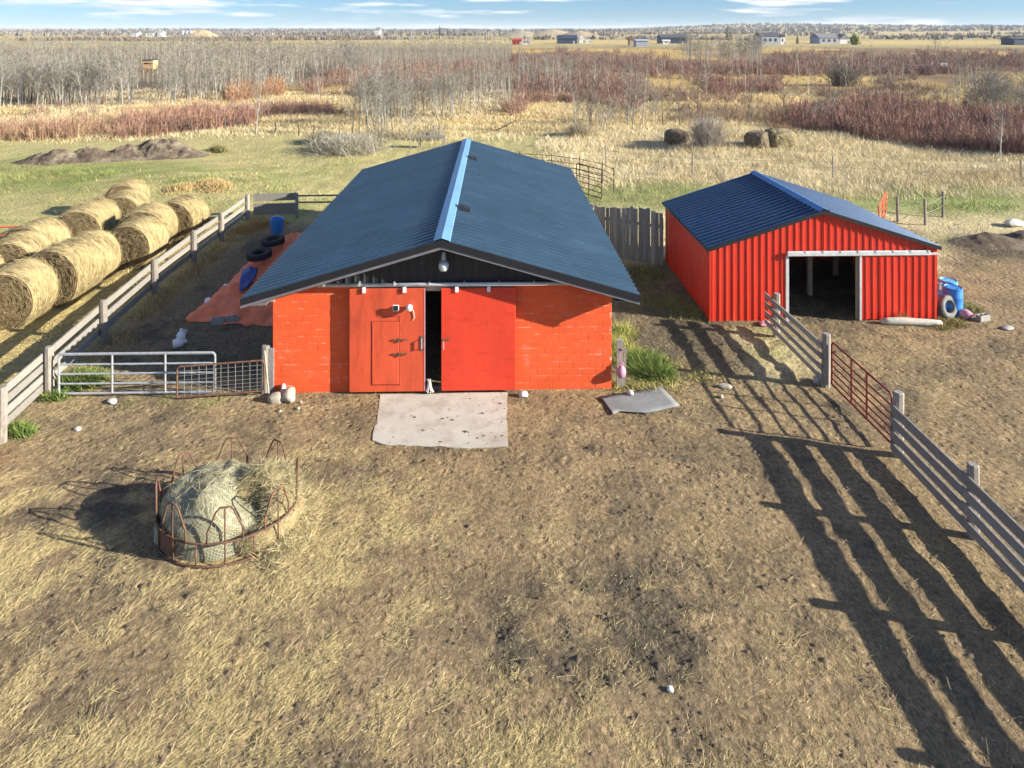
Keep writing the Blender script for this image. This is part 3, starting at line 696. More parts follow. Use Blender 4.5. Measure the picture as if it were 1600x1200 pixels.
def board_fence(name, label, pts, heights, boards, side, pw=.19, thick=.04, cat='fence', jit=.015, m=None, ext=(0,0), skip=()):
    """posts at pts, one object per post and per board; boards = list per bay of (z centre, width)"""
    o = Vector((*pts[0][:2], 0)); F = tag(empty(name, o), label, cat)
    for i, p in enumerate(pts):
        if i not in skip: post(F, o, p, heights[i] if isinstance(heights, (list, tuple)) else heights, pw*random.uniform(.92, 1.12))
    for i in range(len(pts)-1):
        a = Vector((*pts[i][:2], 0)); b = Vector((*pts[i+1][:2], 0)); d = (b-a).normalized(); nrm = Vector((-d.y, d.x, 0))*side*(pw/2+thick/2+.012)
        bd = boards[i] if isinstance(boards[0], list) else boards
        for (z, w) in bd:
            z0 = z+random.uniform(-jit, jit); z1 = z+random.uniform(-jit, jit)
            e = .04
            pa = a+nrm-d*(e+(ext[0] if i == 0 else 0)); pb = b+nrm+d*(e+(ext[1] if i == len(pts)-2 else 0))
            off2 = nrm.normalized()*(.006*(i % 2))
            MB(o).beam(pa+off2+Vector((0,0,z0)), pb+off2+Vector((0,0,z1)), thick, w, jit=.004).build('board', m or M_woodh, F)
    return F
LF = [(p[0], p[1]) for p in FR]
b4 = [(1.02,.20),(.76,.19),(.50,.19),(.24,.19)]
b3 = [(1.02,.20),(.66,.20),(.30,.20)]
board_fence('board_fence', 'weathered grey board fence along the hay bales on the left', LF, 1.28, [b4, b4, b3, b3, b3, b3, b3], 1, .20)
pc = LF[-1]
rear = [(pc[0]+.25, pc[1]+.15), (pc[0]+2.35, pc[1]+.35), (pc[0]+5.4, pc[1]+.5)]
board_fence('board_fence', 'grey board fence closing the far end of the pen behind the blue bucket', rear, [1.2, 1.35, 1.2], [[(1.06,.36),(.46,.55)], [(1.1,.08),(.75,.08)]], 1, .16, skip=(0,))
RF = [G(1213,526), G(1290,604), G(1403,712), G(1521,838)]
RF = [(p.x, p.y) for p in RF]
b4r = [(1.10,.16),(.82,.14),(.55,.14),(.27,.14)]
board_fence('board_fence', 'grey four board fence running from the shed doorway to the red pipe gate', [RF[0], RF[1]], [1.34, 1.42], b4r, -1, .20, ext=(.5, 0))
nearf = [RF[2], RF[3], (8.66, 10.95), (8.72, 8.45), (8.78, 5.95)]
board_fence('board_fence', 'grey four board fence in the right foreground casting long striped shadows', nearf, [1.42, 1.36, 1.38, 1.36, 1.36], [(1.06,.21),(.78,.19),(.50,.19),(.23,.18)], -1, .20)

def pipe_gate(name, label, p, q, z0, z1, bars, uprights, r, m, tilt=0.0, ends=True, cat='gate', mesh=None):
    p = Vector((*p[:2], 0)); q = Vector((*q[:2], 0)); o = p.copy(); F = tag(empty(name, o), label, cat); d = q-p
    def P(t, z): return p+d*t+Vector((0,0,z+tilt*t))
    if ends:
        c = .06/d.length
        MB(o).tube([P(0,z0),P(0,z1-.07),P(c,z1),P(1-c,z1),P(1,z1-.07),P(1,z0+.07),P(1-c,z0),P(c*.5,z0)], r*1.2, 8).build('frame', m, F)
    for z in bars: MB(o).tube([P(0,z),P(.5,z+random.uniform(-.008,.008)),P(1,z)], r, 7).build('bar', m, F)
    for t in uprights: MB(o).tube([P(t,z0),P(t,z1)], r*1.1, 7).build('upright', m, F)
    if mesh:
        nx, nz = mesh
        for i in range(1, nx): MB(o).tube([P(i/nx,z0),P(i/nx,z1)], .006, 4).build('wire', M_wire, F)
        for i in range(1, nz):
            z = z0+(z1-z0)*(i/nz)**1.25; MB(o).tube([P(0,z),P(1,z)], .006, 4).build('wire', M_wire, F)
    return F
pipe_gate('pipe_gate', 'silver galvanised pipe gate across the pen left of the barn', G(92,621), G(336,618), .10, 1.12, [.10,.35,.60,.85,1.10], [.34,.68], .024, M_galv)
a, b = G(278,624), G(414,617.5)
pipe_gate('mesh_gate', 'small rusty gate filled with wire mesh beside the barn corner', (a.x, a.y-.05), (b.x, b.y-.05), .07, .86, [], [], .02, M_rust, tilt=.07, mesh=(12, 8))
w = tag(empty('gate_post', (*G(411,615)[:2], 0)), 'short grey plank and post pair standing at the barn corner by the mesh gate', 'post')
p0 = w.location
post(w, p0, (p0.x+.02, p0.y+.10), 1.22, .22)
MB(p0).beam((p0.x+.20, p0.y+.06, -.1), (p0.x+.20, p0.y+.06, 1.16), .13, .05, up=(0,1,0)).build('plank', M_woodv, w)
MB(p0).beam((p0.x-.2, p0.y+.55, .55), (p0.x-.02, p0.y+.22, 1.05), .05, .30).build('plank', M_woodh, w)
MB(p0).beam((p0.x+.06, p0.y-.06, 1.15), (p0.x+.20, p0.y-.14, .02), .03, .03).build('stick', M_lumber, w)
pipe_gate('pipe_gate', 'dark red seven bar pipe gate between the two right hand fences', (RF[1][0]+.10, RF[1][1]-.15), (RF[2][0]-.02, RF[2][1]+.22), .14, 1.26, [.30,.47,.64,.81,1.0], [.36,.62], .021, M_redpipe)

# vertical board windbreak between barn and shed
wb = tag(empty('windbreak_fence', (*G(1037,416)[:2], 0)), 'tall grey vertical board windbreak between barn and shed', 'fence')
p1 = wb.location.copy(); p2 = Vector((3.15, 30.6, 0)); d = p2-p1; n = 19
for z in (.5, 1.55): MB(p1).beam(p1+Vector((0,.045,z)), p2+Vector((0,.045,z)), .04, .12).build('rail', M_woodv, wb)
for t in (.02, .5, .98): post(wb, p1, p1+d*t+Vector((0,.16,0)), 1.9, .15)
for i in range(n):
    c = p1+d*((i+.5)/n); hgt = 2.12+.10*math.sin(i*.35)+random.uniform(-.05,.05)
    wd = d.length/n*random.uniform(.80,.97); u = d.normalized()
    MB(p1).beam(c+Vector((0,0,-.1)), c+u*random.uniform(-.03,.03)+Vector((0,random.uniform(-.01,.01),hgt)), .03, wd, up=u).build('board', M_woodv, wb)

# pipe corral panels and their gate behind the barn
def pipe_panels(name, label, pts, zs, m=None, r=.02, post_h=1.4, cat='fence'):
    o = Vector((*pts[0][:2], 0)); F = tag(empty(name, o), label, cat)
    for p in pts: MB(o).tube([(p[0],p[1],-.1),(p[0],p[1],post_h)], r*1.5, 6).build('post', m or M_darkpipe, F)
    for a, b in zip(pts[:-1], pts[1:]):
        for z in zs: MB(o).tube([(a[0],a[1],z),(b[0],b[1],z)], r, 5).build('bar', m or M_darkpipe, F)
    return F
cp = [(0.5,47.6),(2.6,47.0),(4.3,45.6),(5.55,44.0),(6.0,42.2)]
pipe_panels('pipe_fence', 'dark pipe corral panels behind the barn roof edge', cp, [.3,.6,.9,1.25])
pipe_gate('corral_gate', 'dark pipe gate standing behind the right eave of the barn', (3.75,41.6), (4.95,39.6), .15, 1.75, [.45,.75,1.05,1.4], [.5], .022, M_darkpipe)
# red gate and wire fence behind the shed
pipe_gate('pipe_gate', 'orange red pipe gate leaning out behind the shed roof', (17.2,33.6), (19.0,36.4), .2, 1.25, [.5,.8,1.05], [.5], .025, M_orangepipe)
def wire_fence(name, label, pts, h, wires, w=.12, m=None, pm=None):
    o = Vector((*pts[0][:2], 0)); F = tag(empty(name, o), label, 'fence')
    for p in pts: post(F, o, p, h, w, m=pm or M_woodp, lean=.05)
    for a, b in zip(pts[:-1], pts[1:]):
        for z in wires:
            mid = ((a[0]+b[0])/2, (a[1]+b[1])/2, z-.05); MB(o).tube([(a[0],a[1],z),mid,(b[0],b[1],z)], .009, 4).build('wire', M_wire, F)
    return F
wf = [(19.05,35.4), (*G(1446,351)[:2],), (*G(1473,338)[:2],)]
wire_fence('wire_fence', 'sagging wire fence on stout posts right of the shed', wf, 1.25, [.55,1.0])
wf2 = [(6.6,50.2),(11.9,47.3),(20.7,46.2),(32,45),(47,44)]
wire_fence('wire_fence', 'thin wire fence along the edge of the tall pale grass', wf2, 1.35, [.6,1.0], .09)
wf3 = [(*G(x,y)[:2],) for x, y in ((215,213),(300,207),(352,204),(369,203),(379,203),(430,211),(467,215),(490,216),(530,224))]
wire_fence('wire_fence', 'old wire fence along the thicket at the back of the left field', wf3, 1.15, [.8], .10, pm=M_barkd)
# red end gate at the left picture edge, far orange gate
pipe_gate('pipe_gate', 'red painted gate end at the left edge by the fence post', (-11.72,16.2), (-11.52,14.2), .05, 1.0, [.3,.55,.8], [.5], .03, M_orangepipe)
pipe_gate('field_gate', 'orange field gate behind the left hay bales', (-25.0,29.6), (-20.75,30.2), .2, 1.2, [.5,.85], [.3,.6], .03, M_orangepipe)

# post with buoy beside the barn
bp_ = G(970,603); F = tag(empty('wooden_post', bp_), 'short split wooden post at the right front corner of the barn', 'post')
MB(bp_).beam((bp_.x-.03,bp_.y,-.1), (bp_.x-.03,bp_.y,1.24), .17, .12, up=(0,1,0)).build('post', M_woodp, F)
MB(bp_).beam((bp_.x+.10,bp_.y+.05,-.1), (bp_.x+.12,bp_.y+.05,1.0), .07, .06, up=(0,1,0)).build('stake', M_woodp, F)
def buoy(name, label, loc, rot, sc=1.0):
    q = MB().lathe([(.001,-.16),(.06,-.15),(.11,-.10),(.13,-.02),(.12,.06),(.085,.12),(.04,.155),(.035,.17),(.001,.172)], 20); q.sm = True
    o = q.build(name, M_pink); o.location = loc; o.rotation_euler = rot; o.scale = (sc,)*3
    ring = MB().tube([(.04*math.cos(t),0,.20+.04*math.sin(t)) for t in np.linspace(0,2*math.pi,13)[:-1]], .014, 6, closed=True).build('loop', M_pink, o)
    return tag(o, label, 'buoy')
buoy('buoy', 'pink plastic buoy hanging on the wooden post by the barn', (bp_.x-.02, bp_.y-.20, .47), (0,R(6),0), 1.0)
MB(bp_).tube([(bp_.x-.02,bp_.y-.20,.68),(bp_.x-.03,bp_.y-.09,.95),(bp_.x+.08,bp_.y-.08,.98),(bp_.x+.02,bp_.y-.08,1.05)], .010, 5).build('rope', M_pink, F)

# grey rubber mat
mp_ = [G(938,622), G(1034,606), G(1062,636), G(1010,647), G(968,645), G(958,650)]
bm = bmesh.new(); vs = [bm.verts.new((p.x,p.y,.05)) for p in mp_]; bm.faces.new(vs)
bmesh.ops.triangulate(bm, faces=bm.faces[:]); bmesh.ops.subdivide_edges(bm, edges=bm.edges[:], cuts=5, use_grid_fill=True)
for v in bm.verts: v.co.z = max(gz(v.co.x, v.co.y)+.012, .02)+.05*fbm(v.co.x*1.2, v.co.y*1.2, 8)-.01
ex = bmesh.ops.extrude_face_region(bm, geom=bm.faces[:])
for e in ex['geom']:
    if isinstance(e, bmesh.types.BMVert): e.co.z -= .018
bmesh.ops.recalc_face_normals(bm, faces=bm.faces); me = bpy.data.meshes.new('rubber_mat'); bm.to_mesh(me); bm.free(); me.shade_smooth()
tag(link('rubber_mat', me, M_mat), 'grey rubber sheet lying on the dirt right of the barn', 'rubber mat')

# ------------------------------------------------------------------ rocks, barrels, tyres, clutter
def rock(name, label, p, r, seed, m=None, z=None, cat='rock', squash=(1,.8,.65)):
    bm = bmesh.new(); bmesh.ops.create_icosphere(bm, subdivisions=3, radius=1)
    rg = random.Random(seed); pl = [(Vector((rg.gauss(0,1),rg.gauss(0,1),rg.gauss(0,1))).normalized(), rg.uniform(.68,.95)) for _ in range(9)]
    for v in bm.verts:
        for n, d in pl:
            e = v.co.dot(n)-d
            if e > 0: v.co -= n*e*.85
        v.co *= 1+.10*(vnoise(v.co.x*3+seed, v.co.y*3+v.co.z*2, seed)-.5)
        v.co = Vector((v.co.x*r*squash[0], v.co.y*r*squash[1], v.co.z*r*squash[2]))
    me = bpy.data.meshes.new(name); bm.to_mesh(me); bm.free(); me.shade_smooth(); me.set_sharp_from_angle(angle=R(35))
    o = link(name, me, m or M_rock); zz = gz(p[0], p[1]) if z is None else z
    o.location = (p[0], p[1], zz+r*squash[2]*.6); o.rotation_euler = (0,0,rg.uniform(0,6))
    return tag(o, label, cat)
rock('rock', 'rounded beige rock at the left front corner of the barn, by the mesh gate', G(432,627), .22, 1)
rock('rock', 'wedge shaped pale rock leaning against the left corner of the barn wall', G(452,624), .25, 2, squash=(1.1,.75,.75))
rock('rock', 'upright white stone behind the two rocks at the barn corner', (G(443,615).x, G(443,615).y), .14, 3, M_rockw, squash=(.5,.5,1.3))
rock('rock', 'white stone against the wall right of the barn door', G(818,619), .13, 4, M_rockw)
rock('rock', 'small pale stone lying on the grey rubber mat', G(985,619), .10, 5, M_rockw, z=.06)
rock('rock', 'flat white stone below the silver pipe gate', G(175,629), .14, 6, M_rockw, squash=(1.2,.8,.4))
rock('rock', 'pale stone in the dirt left of the straw, below the pen gate', G(121,672), .10, 7, M_rockw, squash=(1,.8,.4))
rock('rock', 'pale stone where the red gate shadow starts', G(1133,606), .14, 8, squash=(1.3,.8,.4))
rock('rock', 'dark stone in the shade at the red fence corner post', G(1280,598), .19, 9, M_cblock)
rock('rock', 'flat grey stone in the dirt right of the concrete block', G(1574,514), .18, 10, M_cblock, squash=(1.3,.8,.35))
rock('rock', 'white field stone in the green grass at the right edge', G(1585,353), .42, 12, M_rockw, squash=(1.3,.8,.5))
rock('rock', 'tiny white stone in the straw at the bottom of the yard', G(1047,1080), .06, 13, M_rockw)
for i, (x, y, r) in enumerate(((470,630,.05),(437,643,.05),(466,640,.06),(1127,621,.07),(890,1,.0))):
    if r: rock('pebble', 'small loose stone on the dirt near the barn corner' if x < 600 else 'small loose stone below the red gate shadow', G(x,y), r, 20+i, cat='stone')['group'] = 'loose stones by the barn corner' if x < 600 else 'loose stones'
rock('scrap', 'pinkish grey rag in the shade at the shed corner', G(1195,508), .20, 31, M_pink, squash=(1.2,.7,.35), cat='rag')

def barrel(name, label, p, h, r, m, z=0, tilt=0, dent=0):
    pr = [(r*.86,0),(r*.93,.03*h),(r*.97,.10*h),(r,.30*h),(r*1.02,.32*h),(r*1.02,.35*h),(r,.37*h),(r,.63*h),(r*1.02,.65*h),(r*1.02,.68*h),(r,.70*h),(r*.97,.90*h),(r*.93,.955*h),(r*.95,.965*h),(r*.95,.99*h),(r*.90,h),(r*.86,.975*h),(.001,.97*h)]
    q = MB().lathe(pr, 32); q.sm = 50
    o = q.build(name, m); o.location = (p[0], p[1], z); o.rotation_euler = (tilt, 0, random.uniform(0,6))
    for s in (-1, 1):
        e = MB().lathe([(.03,.97*h),(.035,.985*h),(.028,1.0*h),(.001,1.0*h)], 10, (s*r*.55,0,0)).build('bung', m, o)
    return tag(o, label, 'barrel')
barrel('barrel', 'tall blue plastic barrel with the tyre leaning on it, right of the shed', G(1489,491), .92, .29, M_barrel)
barrel('barrel', 'blue plastic barrel standing furthest back beside the shed', G(1482,478), .90, .29, M_barrel2)
barrel('barrel', 'low pale blue barrel squeezed between tyre and shed corner', G(1468,489), .70, .27, M_barrel2)
barrel('barrel', 'grey drum half hidden behind the shed corner', G(1463,477), .85, .26, M_greypl)
def tyre(name, label, loc, R0, rw, rot, m, cat='tyre'):
    pr = []
    for k in range(15):
        t = math.pi*(k/14)*2; a = math.cos(t); b = math.sin(t)
        pr.append((R0-rw*.42+rw*.42*math.copysign(abs(a)**.55, a)*1.0, rw*.5*math.copysign(abs(b)**.6, b)))
    q = MB().lathe(pr, 40); q.sm = 50; q.f = [f for f in q.f if len(f) == 4]
    o = q.build(name, m); o.location = loc; o.rotation_euler = rot
    tb = MB()
    for k in range(40):
        t = 2*math.pi*k/40; c, s_ = math.cos(t), math.sin(t); c2_, s2_ = math.cos(t+.08), math.sin(t+.08)
        for zz in (-.30, 0, .30):
            z0, z1 = (zz-.13)*rw, (zz+.11)*rw; ra, rb = R0-.004, R0+.012
            tb.add([(ra*c,ra*s_,z0),(rb*c,rb*s_,z0),(rb*c2_,rb*s2_,z0),(ra*c2_,ra*s2_,z0),(ra*c,ra*s_,z1),(rb*c,rb*s_,z1),(rb*c2_,rb*s2_,z1),(ra*c2_,ra*s2_,z1)],[(0,1,5,4),(1,2,6,5),(2,3,7,6),(4,5,6,7),(0,3,2,1)])
    tb.build('tread', m, o)
    return tag(o, label, cat)
p = G(1477,494); tyre('tyre', 'pale dusty tyre standing upright against the blue barrels', (p.x, p.y-.12, .36), .36, .20, (R(78),R(8),R(20)), M_tyre2)
p = G(1508,497); buoy('buoy', 'pink plastic buoy lying on the ground beside the blue barrels', (p.x, p.y, .13), (R(80),0,R(50)), 1.25)
def hollow_block(name, label, p, rz, z=0, m=None):
    o = MB()
    o.box(-.2,.2,-.095,-.065,0,.19); o.box(-.2,.2,.065,.095,0,.19)
    for x0 in (-.2,-.015,.17): o.box(x0,x0+.03,-.065,.065,0,.19)
    q = o.build(name, m or M_cblock); q.location = (p[0], p[1], max(gz(p[0],p[1]),0)+z); q.rotation_euler = (0,0,rz); return tag(q, label, 'concrete block')
hollow_block('concrete_block', 'grey concrete block in the grass beside the pink buoy on the ground', G(1536,501), .3)
# log in front of the shed
la, lb = G(1376,507), G(1471,509)
lg = MB(); lg.tube([la+(lb-la)*t+Vector((0,0,.10+.02*math.sin(t*5))) for t in np.linspace(0,1,9)], [.08,.115,.12,.125,.12,.115,.12,.11,.08], 10); lg.sm = True
tag(lg.build('log', M_log), 'bleached log lying in front of the shed wall', 'log')

# tarp heap in the pen: sheeted pile against the barn, two tyres, blocks
TL = [(290,498,.02),(312,480,.08),(338,458,.16),(362,436,.30),(383,417,.50),(398,399,.62),(420,388,.64),(440,380,.60)]
TLp = [G(x,y,z) for x,y,z in TL]
def lerp_path(P_, t):
    f_ = t*(len(P_)-1); i = min(int(f_), len(P_)-2); return P_[i].lerp(P_[i+1], f_-i)
ns, ntt = 60, 40; V = []; 
RB = [Vector((-7.3,22.9,.05)),Vector((-7.1,24.6,.5)),Vector((-7.0,27,.85)),Vector((-7.0,30.5,.8))]
for i in range(ns+1):
    s = i/ns; Lp = lerp_path(TLp, s); Rp = lerp_path(RB, s)
    for j in range(ntt+1):
        t = j/ntt; p = Lp.lerp(Rp, t)
        dome = .42*math.sin(math.pi*min(1, t*1.0))**.7*min(1, s*2.2)
        cr_ = 1-abs(2*fbm(p.x*1.6, p.y*.9, 78)-1); fold = .30*(fbm(p.x*2.2, p.y*1.1, 77)-.5)+.22*(cr_**6-.3)*min(1, s*4)+.05*math.sin(p.x*7+2.5*fbm(p.x,p.y*1.6,5)*6)*(1-min(1,s*1.5))
        p = p+Vector((0,0,dome+fold)); 
        if i == 0: p.z = .02+.02*abs(math.sin(j*1.3)); p.y -= .25*vnoise(j*.35, 3, 8)
        p.z = max(p.z, .025); V.append(tuple(p))
F_ = [(i*(ntt+1)+j, i*(ntt+1)+j+1, (i+1)*(ntt+1)+j+1, (i+1)*(ntt+1)+j) for i in range(ns) for j in range(ntt)]
TV = np.array(V)
def tarp_z(x, y, rad):
    d = np.hypot(TV[:,0]-x, TV[:,1]-y); return float(TV[d < rad, 2].max())
tarp = MB().add(V, F_).build('tarpaulin', M_tarp, smooth=True); tarp.modifiers.new('thickness', 'SOLIDIFY').thickness = .008
tag(tarp, 'orange tarpaulin draped over a pile beside the barn', 'tarpaulin')
p = G(403,414,.80); tyre('tyre', 'near black tyre weighing down the orange tarpaulin', (p.x, p.y+.15, tarp_z(p.x, p.y+.15, .46)+.10), .44, .24, (R(5),R(-4),0), M_tyre)
p = G(425,397,.86); tyre('tyre', 'far black tyre weighing down the orange tarpaulin, partly behind the other tyre', (p.x, p.y+.1, tarp_z(p.x, p.y+.1, .45)+.09), .43, .22, (R(4),R(-4),0), M_tyre)
# blue sheet on the tarp
bs = [G(374,452,.55), G(393,447,.62), G(403,420,.85), G(379,419,.72)]
V = []; 
for i in range(13):
    for j in range(13):
        p = bs[0].lerp(bs[1], j/12).lerp(bs[3].lerp(bs[2], j/12), i/12); V.append((p.x,p.y,tarp_z(p.x,p.y,.16)+.02+.05*fbm(p.x*5,p.y*5,9)))
bt = MB().add(V, [(i*13+j,i*13+j+1,(i+1)*13+j+1,(i+1)*13+j) for i in range(12) for j in range(12)]).build('blue_sheet', M_bluetarp, smooth=True)
bt.modifiers.new('thickness','SOLIDIFY').thickness = .03
tag(bt, 'folded dark blue plastic sheet lying on the orange tarpaulin', 'plastic sheet')
for i, (x, y, r, lb_) in enumerate(((347,499,.2,'grey concrete block holding the left part of the tarpaulin edge'),(369,497,.5,'grey concrete block at the middle of the tarpaulin edge'),(412,492,.1,'grey concrete block at the tarpaulin edge next to the barn wall'))):
    p = G(x,y); hollow_block('concrete_block', lb_, (p.x, p.y-.35), r)
# bucket, jugs
p = G(433,364); pr = [(.26,0),(.27,.02),(.32,.62),(.335,.62),(.335,.66),(.30,.66),(.28,.60),(.24,.05),(.001,.05)]
q = MB().lathe(pr, 28); q.sm = 45; o = q.build('blue_tub', M_barrel); o.location = (p.x, p.y, .02); tag(o, 'blue plastic tub standing in the shaded pen', 'tub')
MB().tube([(-.33,0,.60),(-.22,0,.74),(0,0,.79),(.22,0,.74),(.33,0,.60)], .012, 6).build('handle', M_white, o)
def jug(name, label, p, rz, lay=True):
    q = MB().lathe([(.10,0),(.125,.02),(.13,.20),(.11,.27),(.05,.32),(.04,.36),(.045,.365),(.045,.39),(.001,.39)], 18); q.sm = 50
    o = q.build(name, M_white); o.location = (p[0], p[1], max(gz(p[0],p[1]),0)+.13); o.rotation_euler = (R(88),0,rz) if lay else (0,0,rz)
    MB().tube([(.10,0,.25),(.15,0,.27),(.15,0,.33),(.05,0,.345)], .014, 6).build('handle', M_white, o)
    return tag(o, label, 'jug')
jug('plastic_jug', 'white jug half under the edge of the orange tarpaulin', G(350,455), 1.2)
jug('plastic_jug', 'white jug on the dirt left of the orange tarpaulin', G(325,476), .5)
jug('plastic_jug', 'left one of two white jugs in the shaded pen behind the silver gate', G(270,545), 2.1)
jug('plastic_jug', 'right one of two white jugs in the shaded pen behind the silver gate', G(283,541), .3, False)

# ------------------------------------------------------------------ strands, tufts
def blades(P, D, length, width, C, bend=.0, seed=0):
    """flat tapered strands: P base points, D unit directions, per-strand length, width, colour -> arrays of quads (base pair + tip pair)"""
    n = len(P); r = np.random.default_rng(seed)
    side = np.cross(D, r.normal(size=(n,3))); side /= np.linalg.norm(side, axis=1, keepdims=True)+1e-9
    w = width[:, None]*side*.5; tip = P+D*length[:, None]
    V = np.stack([P-w, P+w, tip+w*.35, tip-w*.35], 1).reshape(-1, 3)
    Q = np.arange(n*4).reshape(n, 4); return V, Q, np.repeat(C, 4, 0)

# ------------------------------------------------------------------ round hay bales
def bale_material():
    m = bpy.data.materials.new('hay'); m.use_nodes = True; t = m.node_tree; N = t.nodes; K = t.links.new
    b = N['Principled BSDF']; b.inputs['Roughness'].default_value = .9; b.inputs['Specular IOR Level'].default_value = .2
    a = N.new('ShaderNodeAttribute'); a.attribute_name = 'Col'; g = N.new('ShaderNodeTexCoord')
    mp_ = N.new('ShaderNodeMapping'); mp_.inputs['Scale'].default_value = (2.2, 26, 2.2); K(g.outputs['Object'], mp_.inputs[0])
    n = N.new('ShaderNodeTexNoise'); n.inputs['Scale'].default_value = 2.6; n.inputs['Detail'].default_value = 7; n.inputs['Roughness'].default_value = .7; K(mp_.outputs[0], n.inputs['Vector'])
    r = N.new('ShaderNodeMapRange'); r.inputs[1].default_value = .33; r.inputs[2].default_value = .67; r.inputs[3].default_value = .55; r.inputs[4].default_value = 1.3; K(n.outputs['Fac'], r.inputs[0])
    x = N.new('ShaderNodeMix'); x.data_type = 'RGBA'; x.blend_type = 'MULTIPLY'; x.inputs[0].default_value = 1; K(a.outputs['Color'], x.inputs[6]); K(r.outputs[0], x.inputs[7])
    K(x.outputs[2], b.inputs['Base Color'])
    bp = N.new('ShaderNodeBump'); bp.inputs['Strength'].default_value = .8; bp.inputs['Distance'].default_value = .03; K(n.outputs['Fac'], bp.inputs['Height']); K(bp.outputs[0], b.inputs['Normal'])
    return m
M_hay = bale_material()
def make_bale(seed, Rb=.97, Lb=1.46):
    n, m = 72, 26; r = np.random.default_rng(seed)
    th = np.linspace(0, 2*np.pi, n, endpoint=False); yy = np.linspace(-Lb/2, Lb/2, m)
    TH, YY = np.meshgrid(th, yy)
    sag = np.where(np.sin(TH) < -.6, -.06*(-np.sin(TH)-.6)/.4, 0)
    rad = Rb*(1+.10*(fbm(np.cos(TH)*1.4+seed*3, np.sin(TH)*1.4+YY*1.5, seed)-.5)+.03*(fbm(YY*9, TH*.6, seed+5)-.5)+sag)
    edge = 1-.075*np.clip((np.abs(YY)-(Lb/2-.16))/.16, 0, 1)**2
    rad = rad*edge
    V = np.stack([rad*np.cos(TH), YY, rad*np.sin(TH)+Rb*.93], -1).reshape(-1,3)
    idx = np.arange(n*m).reshape(m, n); Q = np.stack([idx[:-1], np.roll(idx,-1,1)[:-1], np.roll(idx,-1,1)[1:], idx[1:]], -1).reshape(-1,4)
    base = np.array([.43,.345,.175]); nz_ = fbm(np.cos(TH)*2+seed, YY*3, seed+9)
    C = base*(.72+.5*nz_[...,None]); C = C.reshape(-1,3)
    # loose strands lying round the drum
    k = 3600; t = r.uniform(0, 2*np.pi, k); y = r.uniform(-Lb/2, Lb/2, k)
    P = np.stack([(Rb*1.0)*np.cos(t), y, (Rb*1.0)*np.sin(t)+Rb*.93], 1)
    tan = np.stack([-np.sin(t), r.normal(0,.25,k), np.cos(t)], 1)+np.stack([np.cos(t),0*t,np.sin(t)],1)*r.normal(.08,.12,k)[:,None]
    tan *= np.where(r.random(k)<.5,1,-1)[:,None]; tan /= np.linalg.norm(tan,axis=1,keepdims=True)
    cs = np.array([.50,.405,.215])*r.uniform(.35,1.3,(k,1))
    V2,Q2,C2 = blades(P, tan, r.uniform(.10,.42,k), r.uniform(.006,.013,k), cs, seed=seed)
    body = (np.vstack([V,V2]), np.vstack([Q,Q2+len(V)]), np.vstack([C,C2]))
    # the two weathered ends: slightly dished, spiral-wound
    ends = []
    for s in (-1, 1):
        rr = np.linspace(0, 1, 16); RR, T2 = np.meshgrid(rr, th, indexing='ij')
        re = RR*(Rb*.935); spiral = np.sin(RR*46+T2*1.0+3*fbm(RR*6, T2, seed+3))
        yv = s*(Lb/2-.015+.05*(1-RR**3)+.022*spiral+.05*(fbm(RR*np.cos(T2)*4+seed, RR*np.sin(T2)*4, seed+4)-.5)*(RR<.97))
        V3 = np.stack([re*np.cos(T2), yv, re*np.sin(T2)+Rb*.93], -1).reshape(-1,3)
        i3 = np.arange(16*n).reshape(16,n); Q3 = np.stack([i3[:-1], np.roll(i3,-1,1)[:-1], np.roll(i3,-1,1)[1:], i3[1:]], -1).reshape(-1,4)
        c3 = np.array([.19,.14,.075])*(.50+.35*(spiral[...,None]+1)/2+.5*fbm(RR*np.cos(T2)*7, RR*np.sin(T2)*7, seed+6)[...,None])
        C3 = c3.reshape(-1,3)
        k = 900; q = np.sqrt(r.random(k))*.95; t = r.uniform(0,2*np.pi,k)
        P = np.stack([q*Rb*np.cos(t), np.full(k, s*(Lb/2+.03)), q*Rb*np.sin(t)+Rb*.93],1)
        tan = np.stack([-np.sin(t)+r.normal(0,.5,k), s*r.uniform(0,.25,k), np.cos(t)+r.normal(0,.5,k)],1); tan/=np.linalg.norm(tan,axis=1,keepdims=True)
        V4,Q4,C4 = blades(P, tan, r.uniform(.08,.26,k), r.uniform(.007,.013,k), np.array([.40,.31,.165])*r.uniform(.35,1.3,(k,1)), seed=seed+7)
        ends.append((np.vstack([V3,V4]), np.vstack([Q3,Q4+len(V3)]), np.vstack([C3,C4])))
    return body, ends
BALES = []
for sd_ in range(4):
    body, ends = make_bale(sd_+1)
    b0 = tri_mesh('hay_bale', *body[:2], M_hay, body[2]); e0 = [tri_mesh('end_face', *e[:2], M_hay, e[2]) for e in ends]
    BALES.append((b0.data, [e.data for e in e0]))
    for o in [b0]+e0: bpy.data.objects.remove(o)
def place_bale(k, x, y, rz, label, sc=1.0, grp=None):
    bd, ee = BALES[k % 4]; o = link('hay_bale', bd, None); o.location = (x, y, gz(x,y)-.03); o.rotation_euler = (0, random.uniform(-.02,.02), rz); o.scale = (sc, 1, sc)
    tag(o, label, 'hay bale', grp)
    for e in ee: link('end_face', e, None, o)
rowR = [(-16.2,23.4,.12),(-15.7,25.2,-.06),(-16.0,27.0,.14),(-15.1,28.95,-.04),(-15.6,30.75,.12),(-15.0,32.5,-.04)]
lr = ['round hay bale nearest the camera in the row beside the board fence','second hay bale from the near end of the row beside the board fence','third hay bale from the near end of the row beside the board fence',
      'fourth hay bale in the row beside the fence, pushed out so its dark end shows','fifth hay bale in the row beside the board fence, one before the last','last hay bale at the far end of the row beside the board fence']
